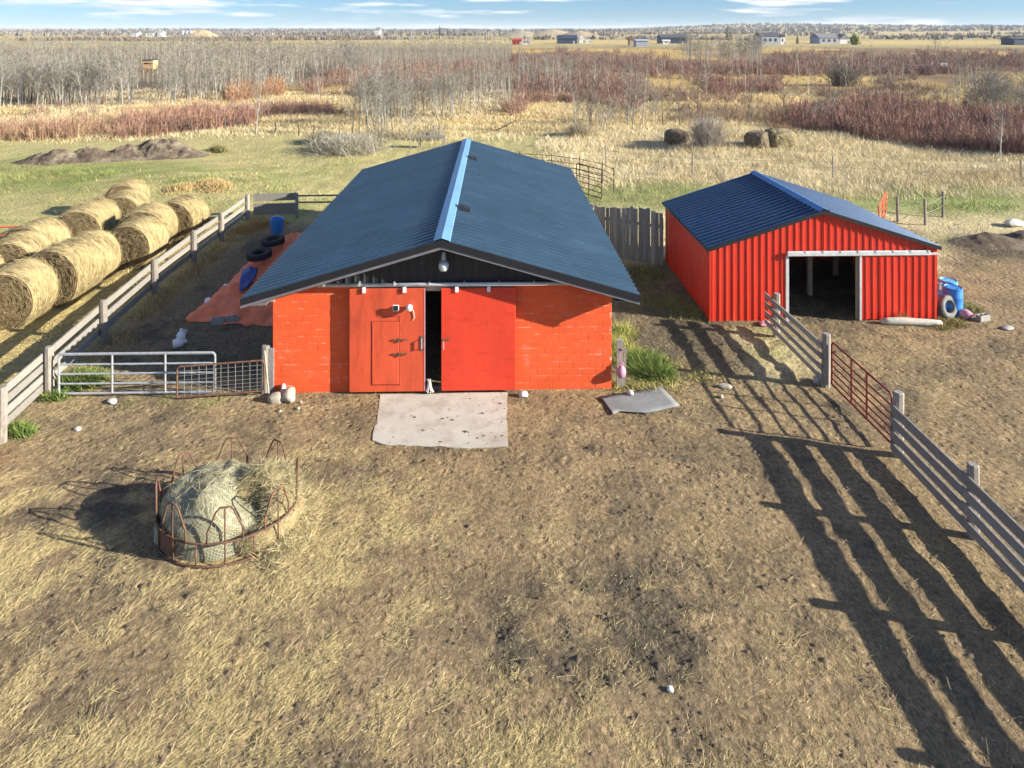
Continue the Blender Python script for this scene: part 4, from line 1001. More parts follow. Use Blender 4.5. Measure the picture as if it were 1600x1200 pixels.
rowL = [(-18.9,24.9,.0),(-18.4,26.7,.10),(-18.9,28.5,-.06),(-18.3,30.7,.18),(-19.0,32.5,-.05),(-18.5,34.3,.12),(-19.7,36.7,.2)]
ll = ['hay bale of the left row, cut by the left picture edge','second hay bale from the near end of the left row','third hay bale from the near end of the left row',
      'hay bale in the left row turned to show its whole dark spiral end','fifth hay bale from the near end of the left row','sixth hay bale of the left row, just before the last one','farthest hay bale of the left row with its dark end showing']
for i, (x,y,a) in enumerate(rowR): place_bale(i, x, y, a+random.uniform(-.03,.03), lr[i], random.uniform(.93,1.07), 'hay bales in two rows')
for i, (x,y,a) in enumerate(rowL): place_bale(i+1, x, y, a+random.uniform(-.03,.03), ll[i], random.uniform(.90,1.04), 'hay bales in two rows')
place_bale(2, -17.25, 21.6, .03, 'hay bale at the left picture edge in front of the fence row', .97, 'hay bales in two rows')

# ------------------------------------------------------------------ ring feeder with a netted bale
FC = Vector((-5.42, 13.72, 0)); FRX, FRY = 1.28, 1.12
feeder = tag(empty('bale_feeder', FC), 'rusty round bale ring feeder with eight loop arches', 'bale feeder')
def ringp(t, z, k=1.0): return (FRX*k*math.cos(t), FRY*k*math.sin(t), z+.03)
def ring(z, r, nm): MB().tube([ringp(2*math.pi*i/48, z) for i in range(48)], r, 8, closed=True).build(nm, M_rust, feeder, smooth=True)
ring(.02, .022, 'bottom_ring'); ring(.42, .020, 'middle_ring')
for k in range(8):
    t0 = 2*math.pi*(k+.36)/8; w_ = .235
    path = [ringp(t0-w_,.42),ringp(t0-w_,.62),ringp(t0-w_*.5,.97),ringp(t0-w_*.3,1.04),ringp(t0+w_*.3,1.04),ringp(t0+w_*.5,.97),ringp(t0+w_,.62),ringp(t0+w_,.42)]
    MB().tube(path, .017, 7).build('arch', M_rust, feeder, smooth=True)
    MB().tube([ringp(t0,.02),ringp(t0,1.04)], .014, 6).build('upright', M_rust, feeder, smooth=True)
    MB().tube([ringp(t0+math.pi/8,.02),ringp(t0+math.pi/8,.42)], .014, 6).build('strut', M_rust, feeder, smooth=True)
pl = MB(); vs = []
for i in range(9):
    t = math.pi*(1.06+.035*i); vs += [ringp(t,.05,.985), ringp(t,.40,.985)]
pl.add(vs, [(2*i,2*i+2,2*i+3,2*i+1) for i in range(8)]); pl.build('skirt_plate', M_rust, feeder).modifiers.new('t','SOLIDIFY').thickness = .006

def net_material():
    m = bpy.data.materials.new('netted hay'); m.use_nodes = True; t = m.node_tree; N = t.nodes; K = t.links.new
    b = N['Principled BSDF']; b.inputs['Roughness'].default_value = .8
    a = N.new('ShaderNodeAttribute'); a.attribute_name = 'uvw'
    def stripes(v, w):
        mp_ = N.new('ShaderNodeVectorMath'); mp_.operation = 'DOT_PRODUCT'; mp_.inputs[1].default_value = v; K(a.outputs['Vector'], mp_.inputs[0])
        f = N.new('ShaderNodeMath'); f.operation = 'PINGPONG'; f.inputs[1].default_value = .5; K(mp_.outputs['Value'], f.inputs[0])
        l = N.new('ShaderNodeMath'); l.operation = 'LESS_THAN'; l.inputs[1].default_value = w; K(f.outputs[0], l.inputs[0]); return l
    s1 = stripes((15,15,0), .13); s2 = stripes((15,-15,0), .13)
    mxn = N.new('ShaderNodeMath'); mxn.operation = 'MAXIMUM'; K(s1.outputs[0], mxn.inputs[0]); K(s2.outputs[0], mxn.inputs[1])
    g = N.new('ShaderNodeNewGeometry'); n = N.new('ShaderNodeTexNoise'); n.inputs['Scale'].default_value = 4; n.inputs['Detail'].default_value = 8; n.inputs['Roughness'].default_value = .7; K(g.outputs['Position'], n.inputs['Vector'])
    rp = N.new('ShaderNodeValToRGB'); rp.color_ramp.elements[0].position = .36; rp.color_ramp.elements[1].position = .64
    rp.color_ramp.elements[0].color = (.11,.10,.055,1); rp.color_ramp.elements[1].color = (.29,.255,.145,1); K(n.outputs['Fac'], rp.inputs[0])
    x = N.new('ShaderNodeMix'); x.data_type = 'RGBA'; x.inputs[7].default_value = (.31,.32,.235,1); K(mxn.outputs[0], x.inputs[0]); K(rp.outputs[0], x.inputs[6]); K(x.outputs[2], b.inputs['Base Color'])
    bp = N.new('ShaderNodeBump'); bp.inputs['Distance'].default_value = .012; K(mxn.outputs[0], bp.inputs['Height']); K(bp.outputs[0], b.inputs['Normal'])
    return m
M_net = net_material()
nr_, na_ = 44, 96; V = []; U = []
for i in range(nr_+1):
    f_ = i/nr_
    for j in range(na_):
        t = 2*math.pi*j/na_; rx = 1.10*(1+.10*(fbm(math.cos(t)*1.3+5, math.sin(t)*1.3, 31)-.5)); ry = .93
        rr = math.sin(f_*math.pi/2)**.62 if f_ < 1 else 1
        lx, ly = rx*rr*math.cos(t), ry*rr*math.sin(t)
        z = .92*(max(0, 1-rr**5.5))**.50
        z *= 1-.42*float(sst(.1,1.0,lx))*1.0
        z += .30*(fbm(lx*1.7+3, ly*1.7, 33)-.5)*min(1, z*2)+.09*(fbm(lx*5, ly*5, 34)-.5)*min(1,z*3)
        lx += .05*math.sin(z*9+t*3); V.append((lx-.18, ly-.03, max(z, 0)+.02)); U.append((t*.98, f_*1.9, 0))
F_ = [(i*na_+j, i*na_+(j+1)%na_, (i+1)*na_+(j+1)%na_, (i+1)*na_+j) for i in range(nr_) for j in range(na_)]
me = bpy.data.meshes.new('netted_bale'); me.from_pydata(V, [], F_); at = me.attributes.new('uvw','FLOAT_VECTOR','POINT')
at.data.foreach_set('vector', np.array([(v[0]+v[2]*.35+.25*(fbm(v[0]*2,v[1]*2+v[2]*2,61)-.5), v[1]*1.0-v[2]*1.0+.25*(fbm(v[0]*2+7,v[1]*2+v[2]*2,62)-.5), 0) for v in V], np.float32).ravel()); me.shade_smooth()
nb = link('netted_bale', me, M_net); nb.location = FC
r = np.random.default_rng(66); Vn = np.array(V); fi = r.integers(0, len(F_), 4200); P = Vn[np.array(F_)[fi]].mean(1); P = P[P[:,2] > .08]; n = len(P)
nrm_ = P-np.array([-.18,-.03,-.2]); nrm_ /= np.linalg.norm(nrm_,axis=1,keepdims=True); D = np.cross(nrm_, r.normal(size=(n,3))); D /= np.linalg.norm(D,axis=1,keepdims=True); D = D+nrm_*r.uniform(.0,.35,(n,1)); D /= np.linalg.norm(D,axis=1,keepdims=True)
v_,q_,c_ = blades(P, D, r.gamma(2,.045,n).clip(.03,.25), r.uniform(.003,.007,n), np.array([.46,.40,.23])*r.uniform(.3,1.25,(n,1)), seed=67)
tri_mesh('hay_wisps', v_, q_, M_attr, c_, nb)
tag(nb, 'half eaten round bale under pale green netting inside the ring feeder', 'hay bale')
# loose hay in the feeder's right half: a lump with a dark hollow, shaggy with strands
def shag(name, label, cx, cy, rx, ry, h, n, seed, col, cat, dents=(), lo=.06, hi=.28, base=(.27,.215,.11), wid=(.004,.008)):
    r = np.random.default_rng(seed)
    def hz(x, y):
        d = np.sqrt((x/rx)**2+(y/ry)**2); z = h*np.clip(1-d**2.2, 0, 1)**.6*(.75+.5*fbm(x*2.2+seed, y*2.2, seed))
        for (ax, ay, ar, ad) in dents: z = z-ad*np.exp(-((x-ax)**2+(y-ay)**2)/ar**2)
        return np.maximum(z, 0)
    gx_ = np.linspace(-rx, rx, 40); gy_ = np.linspace(-ry, ry, 40); XX, YY = np.meshgrid(gx_, gy_); ZZ = hz(XX, YY)
    V0 = np.stack([XX, YY, ZZ-.015], -1).reshape(-1,3); i0 = np.arange(1600).reshape(40,40); Q0 = np.stack([i0[:-1,:-1],i0[:-1,1:],i0[1:,1:],i0[1:,:-1]],-1).reshape(-1,4)
    keep = (ZZ.reshape(-1)[Q0] > .01).any(1); Q0 = Q0[keep]
    C0 = np.array(base)*(.6+.7*fbm(XX*4,YY*4,seed+2)[...,None]).reshape(-1,1)
    q = np.sqrt(r.random(n)); t = r.uniform(0,2*np.pi,n); x = q*rx*np.cos(t); y = q*ry*np.sin(t); P = np.stack([x,y,hz(x,y)],1)
    D = np.stack([r.normal(0,1,n), r.normal(0,1,n), r.normal(.05,.35,n)],1); D /= np.linalg.norm(D,axis=1,keepdims=True)
    V1,Q1,C1 = blades(P, D, r.uniform(lo,hi,n), r.uniform(*wid,n), np.array(col)*r.uniform(.5,1.3,(n,1)), seed=seed+3)
    o = tri_mesh(name, np.vstack([V0,V1]), np.vstack([Q0,Q1+1600]), M_attr, np.vstack([C0,C1])); o.location = (cx, cy, 0)
    if label: tag(o, label, cat)
    return o
shag('loose_hay', 'loose torn hay heaped in the right half of the ring feeder', FC.x+.58, FC.y+.15, .80, .95, .98, 11000, 5, (.42,.37,.215), 'hay', dents=((-.05,-.50,.26,.75),(-.35,.42,.26,.55)))
p = Vector((FC.x+1.15, FC.y+.1, 0)); shag('loose_hay', 'pale hay spilled on the ground right of the ring feeder', p.x+.05, p.y-.1, .55, 1.2, .14, 4500, 6, (.50,.42,.23), 'hay')

# ------------------------------------------------------------------ straw on the yard
def scatter(n, x0, x1, y0, y1, fn, seed, power=1.0):
    r = np.random.default_rng(seed); x = r.uniform(x0,x1,n); u = r.random(n); y = 1/(1/y0+(1/y1-1/y0)*u)
    k = (r.random(n) < fn(x, y)) & (np.abs(x) < y*.78+1.0); return x[k], y[k], r
def off_built(x, y):
    """False on the barn, shed and apron footprints"""
    a = (np.abs(x-BC.x+(y-BC.y)*.025) < HWD+.05) & (y > BC.y-.1) & (y < BC.y+LEN)
    b = (np.abs(x-SC.x) < SW+.1) & (y > SC.y-.05) & (y < SC.y+SD+.2)
    c = in_poly(x, y, [(p.x, p.y) for p in ap]); c2 = in_poly(x, y, [(p.x, p.y) for p in mp_])
    d = ((x-FC.x)/FRX)**2+((y-FC.y)/FRY)**2 < 1
    return ~(a | b | c | c2 | d)
def straw_p(x, y): return np.maximum(straw_y(x, y), .8*hay_zone(x, y)*off_built(x, y))
def straw_y(x, y): s = straw_mask(x, y)*(1-.7*damp_mask(x,y)); return np.clip(.05+1.0*s**1.15, 0, 1)*(yard_mask(x,y) > .4)*off_built(x, y)
x, y, r = scatter(1000000, -20, 14, 8.6, 34, straw_p, 201)
n = len(x); ang = (fbm(x*.5, y*.5, 205)-.5)*3.0+.75+r.normal(0,.75,n)
D = np.stack([np.cos(ang), np.sin(ang), r.normal(.10,.16,n)],1); D /= np.linalg.norm(D,axis=1,keepdims=True)
P = np.stack([x, y, gza(x,y)+r.uniform(0,.022,n)],1)
lg_ = r.gamma(1.9,.042,n).clip(.025,.42); cc_ = np.array([.58,.475,.255])*r.uniform(.35,1.25,(n,1)); 
V,Q,C = blades(P, D, lg_, r.uniform(.0025,.0055,n), cc_, seed=206)
tag(tri_mesh('straw', V, Q, M_attr, C), 'trampled straw and hay strands strewn over the yard', 'straw', kind='stuff')
# clods and hoof-kicked lumps
def clod_p(x, y): return np.clip(.12+.75*damp_mask(x,y)+.25*(fbm(x*1.1,y*1.1,211)>.52), 0, 1)*(yard_mask(x,y) > .4)*off_built(x,y)*(fbm(x*2.3,y*2.3,212)>.40)
x, y, r = scatter(85000, -13, 18, 8.6, 30, clod_p, 213)
n = len(x); octa = np.array([(1,0,0),(0,1,0),(-1,0,0),(0,-1,0),(0,0,1)],float); of = np.array([(0,1,4),(1,2,4),(2,3,4),(3,0,4)])
sz = r.gamma(2.2,.0095,n).clip(.008,.075)
V = octa[None]*sz[:,None,None]*r.uniform(.6,1.3,(n,5,3))*np.array([1.2,1.05,.60]); a = r.uniform(0,6.3,n); ca,sa = np.cos(a)[:,None],np.sin(a)[:,None]
V = np.stack([V[...,0]*ca-V[...,1]*sa, V[...,0]*sa+V[...,1]*ca, V[...,2]],-1)+np.stack([x,y,gza(x,y)-.004],1)[:,None]
T = (of[None]+np.arange(n)[:,None,None]*5).reshape(-1,3)
dk_ = damp_mask(x,y)[:,None]; C = (np.array([.215,.160,.105])*(1-.7*dk_)+np.array([.075,.06,.047])*.7*dk_)*r.uniform(.6,1.2,(n,1))
tag(tri_mesh('dirt_clods', V.reshape(-1,3), T, M_attr, np.repeat(C,5,0)), 'hoof churned clods of earth and droppings on the yard', 'clods', kind='stuff')
# dung on the apron
x, y, r = scatter(1300, -4.5, .2, 15.5, 19, lambda x, y: in_poly(x,y,[(p.x,p.y) for p in ap])*(fbm(x*2,y*2,3)>.5)*.5, 215)
n = len(x); sz = r.gamma(1.2,.009,n).clip(.005,.045)
V = octa[None]*sz[:,None,None]*r.uniform(.6,1.3,(n,5,3))*np.array([1.3,1,.55])+np.stack([x,y,np.full(n,.022)],1)[:,None]; T = (of[None]+np.arange(n)[:,None,None]*5).reshape(-1,3)
tag(tri_mesh('droppings', V.reshape(-1,3), T, M_attr, np.repeat(np.array([.13,.10,.07])*r.uniform(.6,1.4,(n,1)),5,0)), 'dried droppings scattered on the concrete slab', 'droppings', kind='stuff')

# ------------------------------------------------------------------ grass
def grass(name, label, x, y, h, w, C, seed, lean=.35, z=None):
    r = np.random.default_rng(seed); n = len(x); a = r.uniform(0,np.pi,n); hx = np.cos(a)*w/2; hy = np.sin(a)*w/2
    zz = gza(x,y)-.02 if z is None else z; tx = x+r.normal(0,lean,n)*h; ty = y+r.normal(0,lean,n)*h
    V = np.stack([np.stack([x-hx,y-hy,zz],1), np.stack([x+hx,y+hy,zz],1), np.stack([tx,ty,zz+h],1)],1).reshape(-1,3)
    o = tri_mesh(name, V, np.arange(n*3).reshape(n,3), M_attr, np.repeat(C,3,0)); return tag(o, label, 'grass', kind='stuff')
def tall_p(x, y):
    px, py = px_of(x, y)
    e = fbm(x*.3, y*.3, 221); t = sst(43,48,y+6*(e-.5)+np.where(x>14,5,0)-np.where(x>26,2,0))*(x > 2)+sst(60,66,y+5*(e-.5))*(x <= 2)
    return np.clip(t*(.35+.9*sst(.35,.6,fbm(x*.25,y*.5,222))),0,1)*off_built(x,y)
x, y, r = scatter(480000, -75, 85, 40, 112, tall_p, 223)
n = len(x); q = fbm(x*.2,y*.2,224)[:,None]; hh = fbm(x*.5,y*.5,225)
C = (np.array([.72,.63,.43])*(1-q)+np.array([.58,.46,.25])*q)*r.uniform(.7,1.15,(n,1))
grass('tall_grass', 'pale dry waist high grass behind the barn and shed', x, y, (.15+.50*hh)*r.uniform(.6,1.2,n), r.uniform(.02,.045,n)*(y/55)**.7, C, 226, .55)
def short_p(x, y): return (1-yard_mask(x,y))*np.clip(.25+green_mask(x,y),0,1)*(1-.9*tall_p(x,y))*off_built(x,y)
x, y, r = scatter(260000, -55, 50, 18, 66, short_p, 231)
n = len(x); gq = np.clip(green_mask(x,y)+r.normal(0,.18,n),0,1)[:,None]
C = (np.array([.47,.40,.18])*(1-gq)+np.array([.18,.25,.05])*gq)*r.uniform(.6,1.25,(n,1))
grass('short_grass', 'short green and straw coloured pasture grass', x, y, r.uniform(.04,.14,n)*(.5+2.6*sst(.50,.70,fbm(x*.45,y*.45,233))), r.uniform(.012,.03,n)*(y/30)**.8, C*(1-.45*sst(.55,.7,fbm(x*.4+9,y*.4,234)))[:,None], 232, .7)
# tufts along fences and walls: each clump is one plant mesh
def clump(name, label, pts, n, hr, wr, cols, seed, spread, lean=.4, cat='grass', kind=None, group=None):
    r = np.random.default_rng(seed); pts = np.array([(p[0],p[1]) for p in pts]); k = r.integers(0,len(pts),n)
    x = pts[k,0]+r.normal(0,spread,n); y = pts[k,1]+r.normal(0,spread,n); h = r.uniform(*hr,n)*np.exp(-((x-pts[k,0])**2+(y-pts[k,1])**2)/(3*spread**2))
    w = r.uniform(*wr,n); cols = np.array(cols); c = cols[r.integers(0,len(cols),n)]*r.uniform(.6,1.2,(n,1))
    a = r.uniform(0,np.pi,n); hx = np.cos(a)*w/2; hy = np.sin(a)*w/2; zz = gza(x,y)-.02; tx = x+r.normal(0,lean,n)*h; ty = y+r.normal(0,lean,n)*h
    V = np.stack([np.stack([x-hx,y-hy,zz],1), np.stack([x+hx,y+hy,zz],1), np.stack([tx,ty,zz+h],1)],1).reshape(-1,3)
    return tag(tri_mesh(name, V, np.arange(n*3).reshape(n,3), M_attr, np.repeat(c,3,0)), label, cat, group, kind)
tanc = [(.52,.38,.17),(.45,.30,.12),(.58,.47,.25)]; grn = [(.075,.15,.028),(.11,.20,.04),(.19,.24,.06),(.30,.29,.10)]
fl = [Vector((*LF[i],0)).lerp(Vector((*LF[i+1],0)), t)+Vector((.45,0,0)) for i in range(3,7) for t in np.linspace(0,1,9)]
clump('fence_grass', 'dry brownish grass along the inside of the left board fence', [p for i, p in enumerate(fl) if vnoise(i*.45, 2, 3) > .42], 4200, (.10,.42), (.012,.03), tanc+[(.25,.2,.09)], 301, .30, kind='stuff')
clump('fence_grass', 'orange dry grass in the far corner of the pen', [(-12.3,34.6),(-11.6,34.9),(-12.6,33.6)], 2500, (.2,.6), (.015,.03), [(.55,.32,.11),(.50,.36,.15)], 302, .4, kind='stuff')
clump('weeds', 'green weeds growing behind the silver gate at the fence post', [(G(x,y).x,G(x,y).y+.3) for x,y in ((105,610),(125,608),(140,604),(115,600))], 2200, (.15,.45), (.015,.035), grn, 303, .25, .6, 'weeds')
clump('weeds', 'green tuft at the foot of the left gate post', [G(78,622),G(95,622)], 900, (.1,.35), (.012,.03), grn, 304, .14, .6, 'weeds')
clump('weeds', 'bright green weed beside the nearest left fence post', [(G(38,678).x,G(38,678).y),(G(26,672).x,G(26,672).y)], 900, (.1,.30), (.015,.035), grn, 305, .16, .7, 'weeds')
clump('weeds', 'lush green weed patch in the dirt right of the barn corner', [G(1008,582),G(1020,570),G(1002,565),G(1030,585)], 4200, (.18,.48), (.015,.035), grn+[(.22,.33,.09)], 306, .27, .8, 'weeds')
clump('weeds', 'yellow green grass along the right wall of the barn', [G(965,540),G(968,560),G(972,520),G(985,555)], 2600, (.15,.5), (.012,.03), [(.38,.38,.10),(.48,.42,.15),(.24,.30,.07)], 307, .28, .5, 'grass')
clump('weeds', 'yellowish grass around the green weed patch', [G(1045,570),G(1040,600),G(985,600),G(1010,610),G(960,600),G(1100,590)], 3200, (.06,.2), (.012,.03), [(.48,.42,.17),(.36,.34,.10)], 308, .35, .8, 'grass')
clump('weeds', 'dry grass tuft growing against the shed door', [G(1400,500),G(1412,500)], 500, (.25,.55), (.01,.02), tanc, 309, .10, .3, 'grass')
clump('weeds', 'green grass around the base of the blue barrels', [G(1478,506),G(1495,505),G(1470,512),G(1510,478),G(1520,485)], 2200, (.08,.25), (.012,.03), grn+tanc, 310, .25, .7, 'grass')
clump('weeds', 'sparse weeds below the silver gate', [G(200,632),G(260,628),G(320,634),G(340,625)], 500, (.05,.16), (.01,.02), [(.3,.28,.1),(.16,.25,.05)], 311, .25, .8, 'weeds')
clump('weeds', 'grass in the shade between barn and shed', [(4.2,25),(4.8,27),(5.4,28),(5.5,25),(5.9,24)], 4500, (.1,.3), (.012,.03), [(.30,.27,.10),(.2,.22,.07)], 312, .6, .7, 'grass', kind='stuff')
clump('grass_tuft', 'shaggy tan grass mound in the left field', [(-19.2,41.5),(-18,42.5),(-17,41.5)], 3500, (.2,.5), (.02,.05), tanc, 313, .6, .4, 'grass')
clump('grass_tuft', 'dark grass tuft beside the dirt heap', [G(338,235),G(345,238)], 900, (.3,.7), (.03,.06), [(.16,.16,.06),(.25,.22,.09)], 314, .35, .4, 'grass')

# dirt heap in the left field, old bales in the tall grass
def heap(name, label, lumps, seed, m, n=90, rough=.35):
    xs = [c[0] for c in lumps]; ys = [c[1] for c in lumps]; x0, x1 = min(c[0]-c[2]*1.5 for c in lumps), max(c[0]+c[2]*1.5 for c in lumps); y0, y1 = min(c[1]-c[3]*1.5 for c in lumps), max(c[1]+c[3]*1.5 for c in lumps)
    XX, YY = np.meshgrid(np.linspace(x0,x1,n), np.linspace(y0,y1,n)); H = np.full(XX.shape, -.25)
    for (cx,cy,rx,ry,h) in lumps: H = np.maximum(H, h*np.exp(-(((XX-cx)/rx)**2+((YY-cy)/ry)**2)*1.2)*1.15-.15)
    H = H+rough*(fbm(XX*1.3,YY*1.3,seed)-.5)*np.clip(H+.15,0,1)+rough*.6*(fbm(XX*4,YY*4,seed+1)-.5)*np.clip(H+.12,0,.8)
    V = np.stack([XX,YY,H+gza(XX,YY)],-1).reshape(-1,3); i = np.arange(n*n).reshape(n,n); Q = np.stack([i[:-1,:-1],i[:-1,1:],i[1:,1:],i[1:,:-1]],-1).reshape(-1,4)
    return tag(tri_mesh(name, V, Q, m, smooth=False), label, 'dirt heap')
heap('dirt_heap', 'long heap of dug brown earth in the left field', [(-26.2,53.5,2.6,1.5,1.20),(-28.4,52.6,2.2,1.4,.85),(-30.2,51.8,2.2,1.4,.80),(-32.6,51.0,2.4,1.3,.75),(-24.2,53.0,1.2,1.0,.6)], 401, M_soil, 150, .6)
heap('dirt_heap', 'dark manure heap in the paddock at the right edge', [(20.9,31.2,1.8,1.0,.42),(23.0,31.5,1.8,1.0,.50)], 402, M_soil, 60, .5)
def old_bale(label, p, r, seed, rz, m=M_oldbale):
    bm = bmesh.new(); bmesh.ops.create_icosphere(bm, subdivisions=4, radius=1)
    for v in bm.verts:
        c = v.co; f = 1+.35*(fbm(c.x*1.6+seed, c.y*1.6+c.z*1.1, seed)-.5)+.12*(fbm(c.x*6+c.z*4, c.y*6, seed)-.5)
        v.co = Vector((math.copysign(abs(c.x)**.75,c.x)*r*1.1*f, math.copysign(abs(c.y)**.8,c.y)*r*f, math.copysign(abs(c.z)**.7,c.z)*r*.78*f))
    me = bpy.data.meshes.new('old_bale'); bm.to_mesh(me); bm.free()
    o = link('old_bale', me, m); o.location = (p[0],p[1],gz(p[0],p[1])+r*.55); o.rotation_euler = (0,0,rz); tag(o, label, 'old bale')
old_bale('dark rotting bale left of the grey bush behind the shed', G(1057,223), .85, 3, .3)
old_bale('dark rotting bale at the left of a pair behind the shed roof', G(1183,231), .95, 5, .8)
old_bale('mossy tan rotting bale at the right of a pair behind the shed roof', G(1217,230), 1.05, 8, .2, mat('mossy bale', (.30,.25,.13), .95, .4, 3, bump=.05, bscale=9, col2=(.10,.085,.05)))

# ------------------------------------------------------------------ bare trees
def limb(V, T, p, q, r0, r1, n=4):
    """tapered n-sided limb from p to q"""
    p = np.array(p); q = np.array(q); d = q-p; d = d/np.linalg.norm(d); a = np.cross(d, (0,0,1) if abs(d[2])<.9 else (1,0,0)); a /= np.linalg.norm(a); b = np.cross(d,a)
    k = len(V); 
    for c, r_ in ((p,r0),(q,r1)):
        for i in range(n): t = 2*math.pi*i/n; V.append(c+(a*math.cos(t)+b*math.sin(t))*r_)
    for i in range(n):
        j = (i+1)%n; T.append((k+i,k+j,k+n+j)); T.append((k+i,k+n+j,k+n+i))
def tree_template(seed, H=6.0, nb=22, ntw=9, tr=.075, spread=.42, stems=1, twr=.013, low=.3, sides=5, nseg=6):
    r = random.Random(seed); Vt=[];Tt=[];Vc=[];Tc=[]
    for s in range(stems):
        ln = (r.uniform(-.12,.12)+ (r.uniform(-.25,.25) if stems>1 else 0), r.uniform(-.12,.12)+(r.uniform(-.25,.25) if stems>1 else 0))
        hh = H*(1 if s==0 else r.uniform(.7,1)); pts=[]; x=y=0
        for i in range(7):
            t=i/6; x=ln[0]*t*hh+.10*math.sin(t*5+seed+s)*t; y=ln[1]*t*hh+.10*math.cos(t*4+seed*2+s)*t; pts.append(np.array((x,y,-.1+t*hh)))
        st_ = 6//nseg
        for i in range(0,6,st_): limb(Vt,Tt,pts[i],pts[i+st_],tr*(1-.93*i/6)*hh/H+.006,tr*(1-.93*(i+st_)/6)*hh/H+.006,sides)
        for b in range(nb//stems):
            t=r.uniform(low,.97); i=min(int(t*6),5); f=t*6-i; p=pts[i]*(1-f)+pts[i+1]*f
            az=r.uniform(0,6.28); L=hh*spread*(1.08-t)*r.uniform(.55,1.1)+.25; up=r.uniform(.45,1.1)
            d=np.array((math.cos(az),math.sin(az),up)); d/=np.linalg.norm(d); m_=p+d*L*.5+np.array((0,0,.03)); e=p+d*L+np.array((0,0,L*.18))
            r0=tr*.34*(1.1-t)+.008; limb(Vt,Tt,p,m_,r0,r0*.6,3); limb(Vt,Tt,m_,e,r0*.6,r0*.25,3)
            for k in range(ntw):
                u=r.uniform(.2,1); q=(p+(m_-p)*u*2) if u<.5 else (m_+(e-m_)*(u*2-1))
                d2=d+np.array((r.gauss(0,.7),r.gauss(0,.7),r.gauss(.35,.5))); d2/=np.linalg.norm(d2); l2=L*r.uniform(.25,.6)+.12
                e2=q+d2*l2; sd=np.cross(d2,(r.gauss(0,1),r.gauss(0,1),r.gauss(0,1))); sd/=np.linalg.norm(sd)+1e-9
                n0=len(Vc); Vc += [q-sd*twr,q+sd*twr,e2]; Tc.append((n0,n0+1,n0+2))
                for _ in range(2):
                    q3=q+d2*l2*r.uniform(.3,.8); d3=d2+np.array((r.gauss(0,.6),r.gauss(0,.6),r.gauss(.1,.5))); d3/=np.linalg.norm(d3); e3=q3+d3*l2*r.uniform(.4,.7)
                    sd=np.cross(d3,(r.gauss(0,1),r.gauss(0,1),r.gauss(0,1))); sd/=np.linalg.norm(sd)+1e-9; n0=len(Vc); Vc+=[q3-sd*twr*.8,q3+sd*twr*.8,e3]; Tc.append((n0,n0+1,n0+2))
    return (np.array(Vt),np.array(Tt)),(np.array(Vc),np.array(Tc))
TT = [tree_template(100+i, 6.0, 20+3*(i%4), 8, .07, .36+.05*(i%3), 1, .013, .25) for i in range(6)]      # slim aspens
TB = [tree_template(200+i, 4.2, 26, 9, .06, .55, 3, .013, .12) for i in range(4)]                       # multi-stemmed willows
TM = []
for i,(a,b) in enumerate(TT+TB):
    mt=[]
    for m_ in (M_bark, M_barkd):
        o=tri_mesh('trunk',*a,m_); mt.append(o.data); bpy.data.objects.remove(o)
    o=tri_mesh('crown',*b,M_twig); mt.append(o.data); bpy.data.objects.remove(o); TM.append(mt)
def place_tree(k, x, y, H, label, dark=False, group=None, name='aspen_tree', cat='tree', wide=1.0):
    ref = 6.0 if k < 6 else 4.2; s = H/ref
    e = tag(empty(name, (x,y,gz(x,y)), random.uniform(0,6.28)), label, cat, group); e.scale = (s*wide,s*wide,s)
    link('trunk', TM[k][1 if dark else 0], None, e); link('crown', TM[k][2], None, e)
    return e
# single trees that stand out: (px, py of the foot, height m, kind, dark, label)
singles = [
 (400,211,5.0,2,0,'slim white aspen standing alone just left of two dark trunks'),
 (900,209,4.6,0,0,'tall white aspen at the left of the open row behind the barn roof'),
 (921,207,4.4,3,1,'dark stemmed aspen second in the open row behind the barn roof'),
 (942,207,2.9,7,0,'small spreading aspen third in the open row behind the barn roof'),
 (980,198,5.2,1,0,'tall pale aspen in the middle of the open row behind the barn'),
 (988,198,4.8,4,0,'tall pale aspen close beside the middle one of the open row'),
 (1004,195,4.6,5,0,'slender white aspen right of the middle pair in the open row'),
 (1026,194,3.4,2,0,'short white aspen right of the slender one in the open row'),
 (1036,193,3.4,0,1,'dark trunked tree leaning at the right of the open row'),
 (1063,201,3.6,3,1,'thin dark tree standing just behind the left rotting bale'),
 (1091,192,4.8,1,1,'lone dark tree in front of the golden grass patch'),
 (1168,184,4.0,4,1,'lone dark tree at the right end of the golden grass'),
 (1046,143,3.0,2,1,'small thin tree inside the golden grass'),
 (1104,140,4.2,5,0,'tall bare tree at the back of the golden grass'),
 (550,214,4.6,3,1,'left one of the black trunked trees left of the barn ridge'),
 (561,213,4.4,0,1,'right one of the black trunked trees left of the barn ridge'),
 (642,232,3.8,2,0,'pale bare tree nearest the far end of the barn roof'),
 (594,228,3.0,6,1,'crooked black tree in front of the grey thicket'),
 (499,156,5.2,1,0,'white dead trunk standing alone above the orange willows'),
 (1292,196,3.6,8,0,'white stemmed clump at the left end of the red willow band'),
 (1563,252,3.6,2,0,'pale sapling in front of the red willows at the right edge'),
 (1225,168,3.2,9,1,'gnarled dark tree left of the red willow band'),
 (1465,102,9.0,5,0,'thin tall bare tree beside the white object far right'),
 (1275,200,2.6,6,0,'small bare bush left of the white stemmed clump'),
]
for (px,py,H,k,dk_,lab) in singles:
    p = G(px,py); place_tree(k, p.x, p.y, H*1.08, lab, bool(dk_))
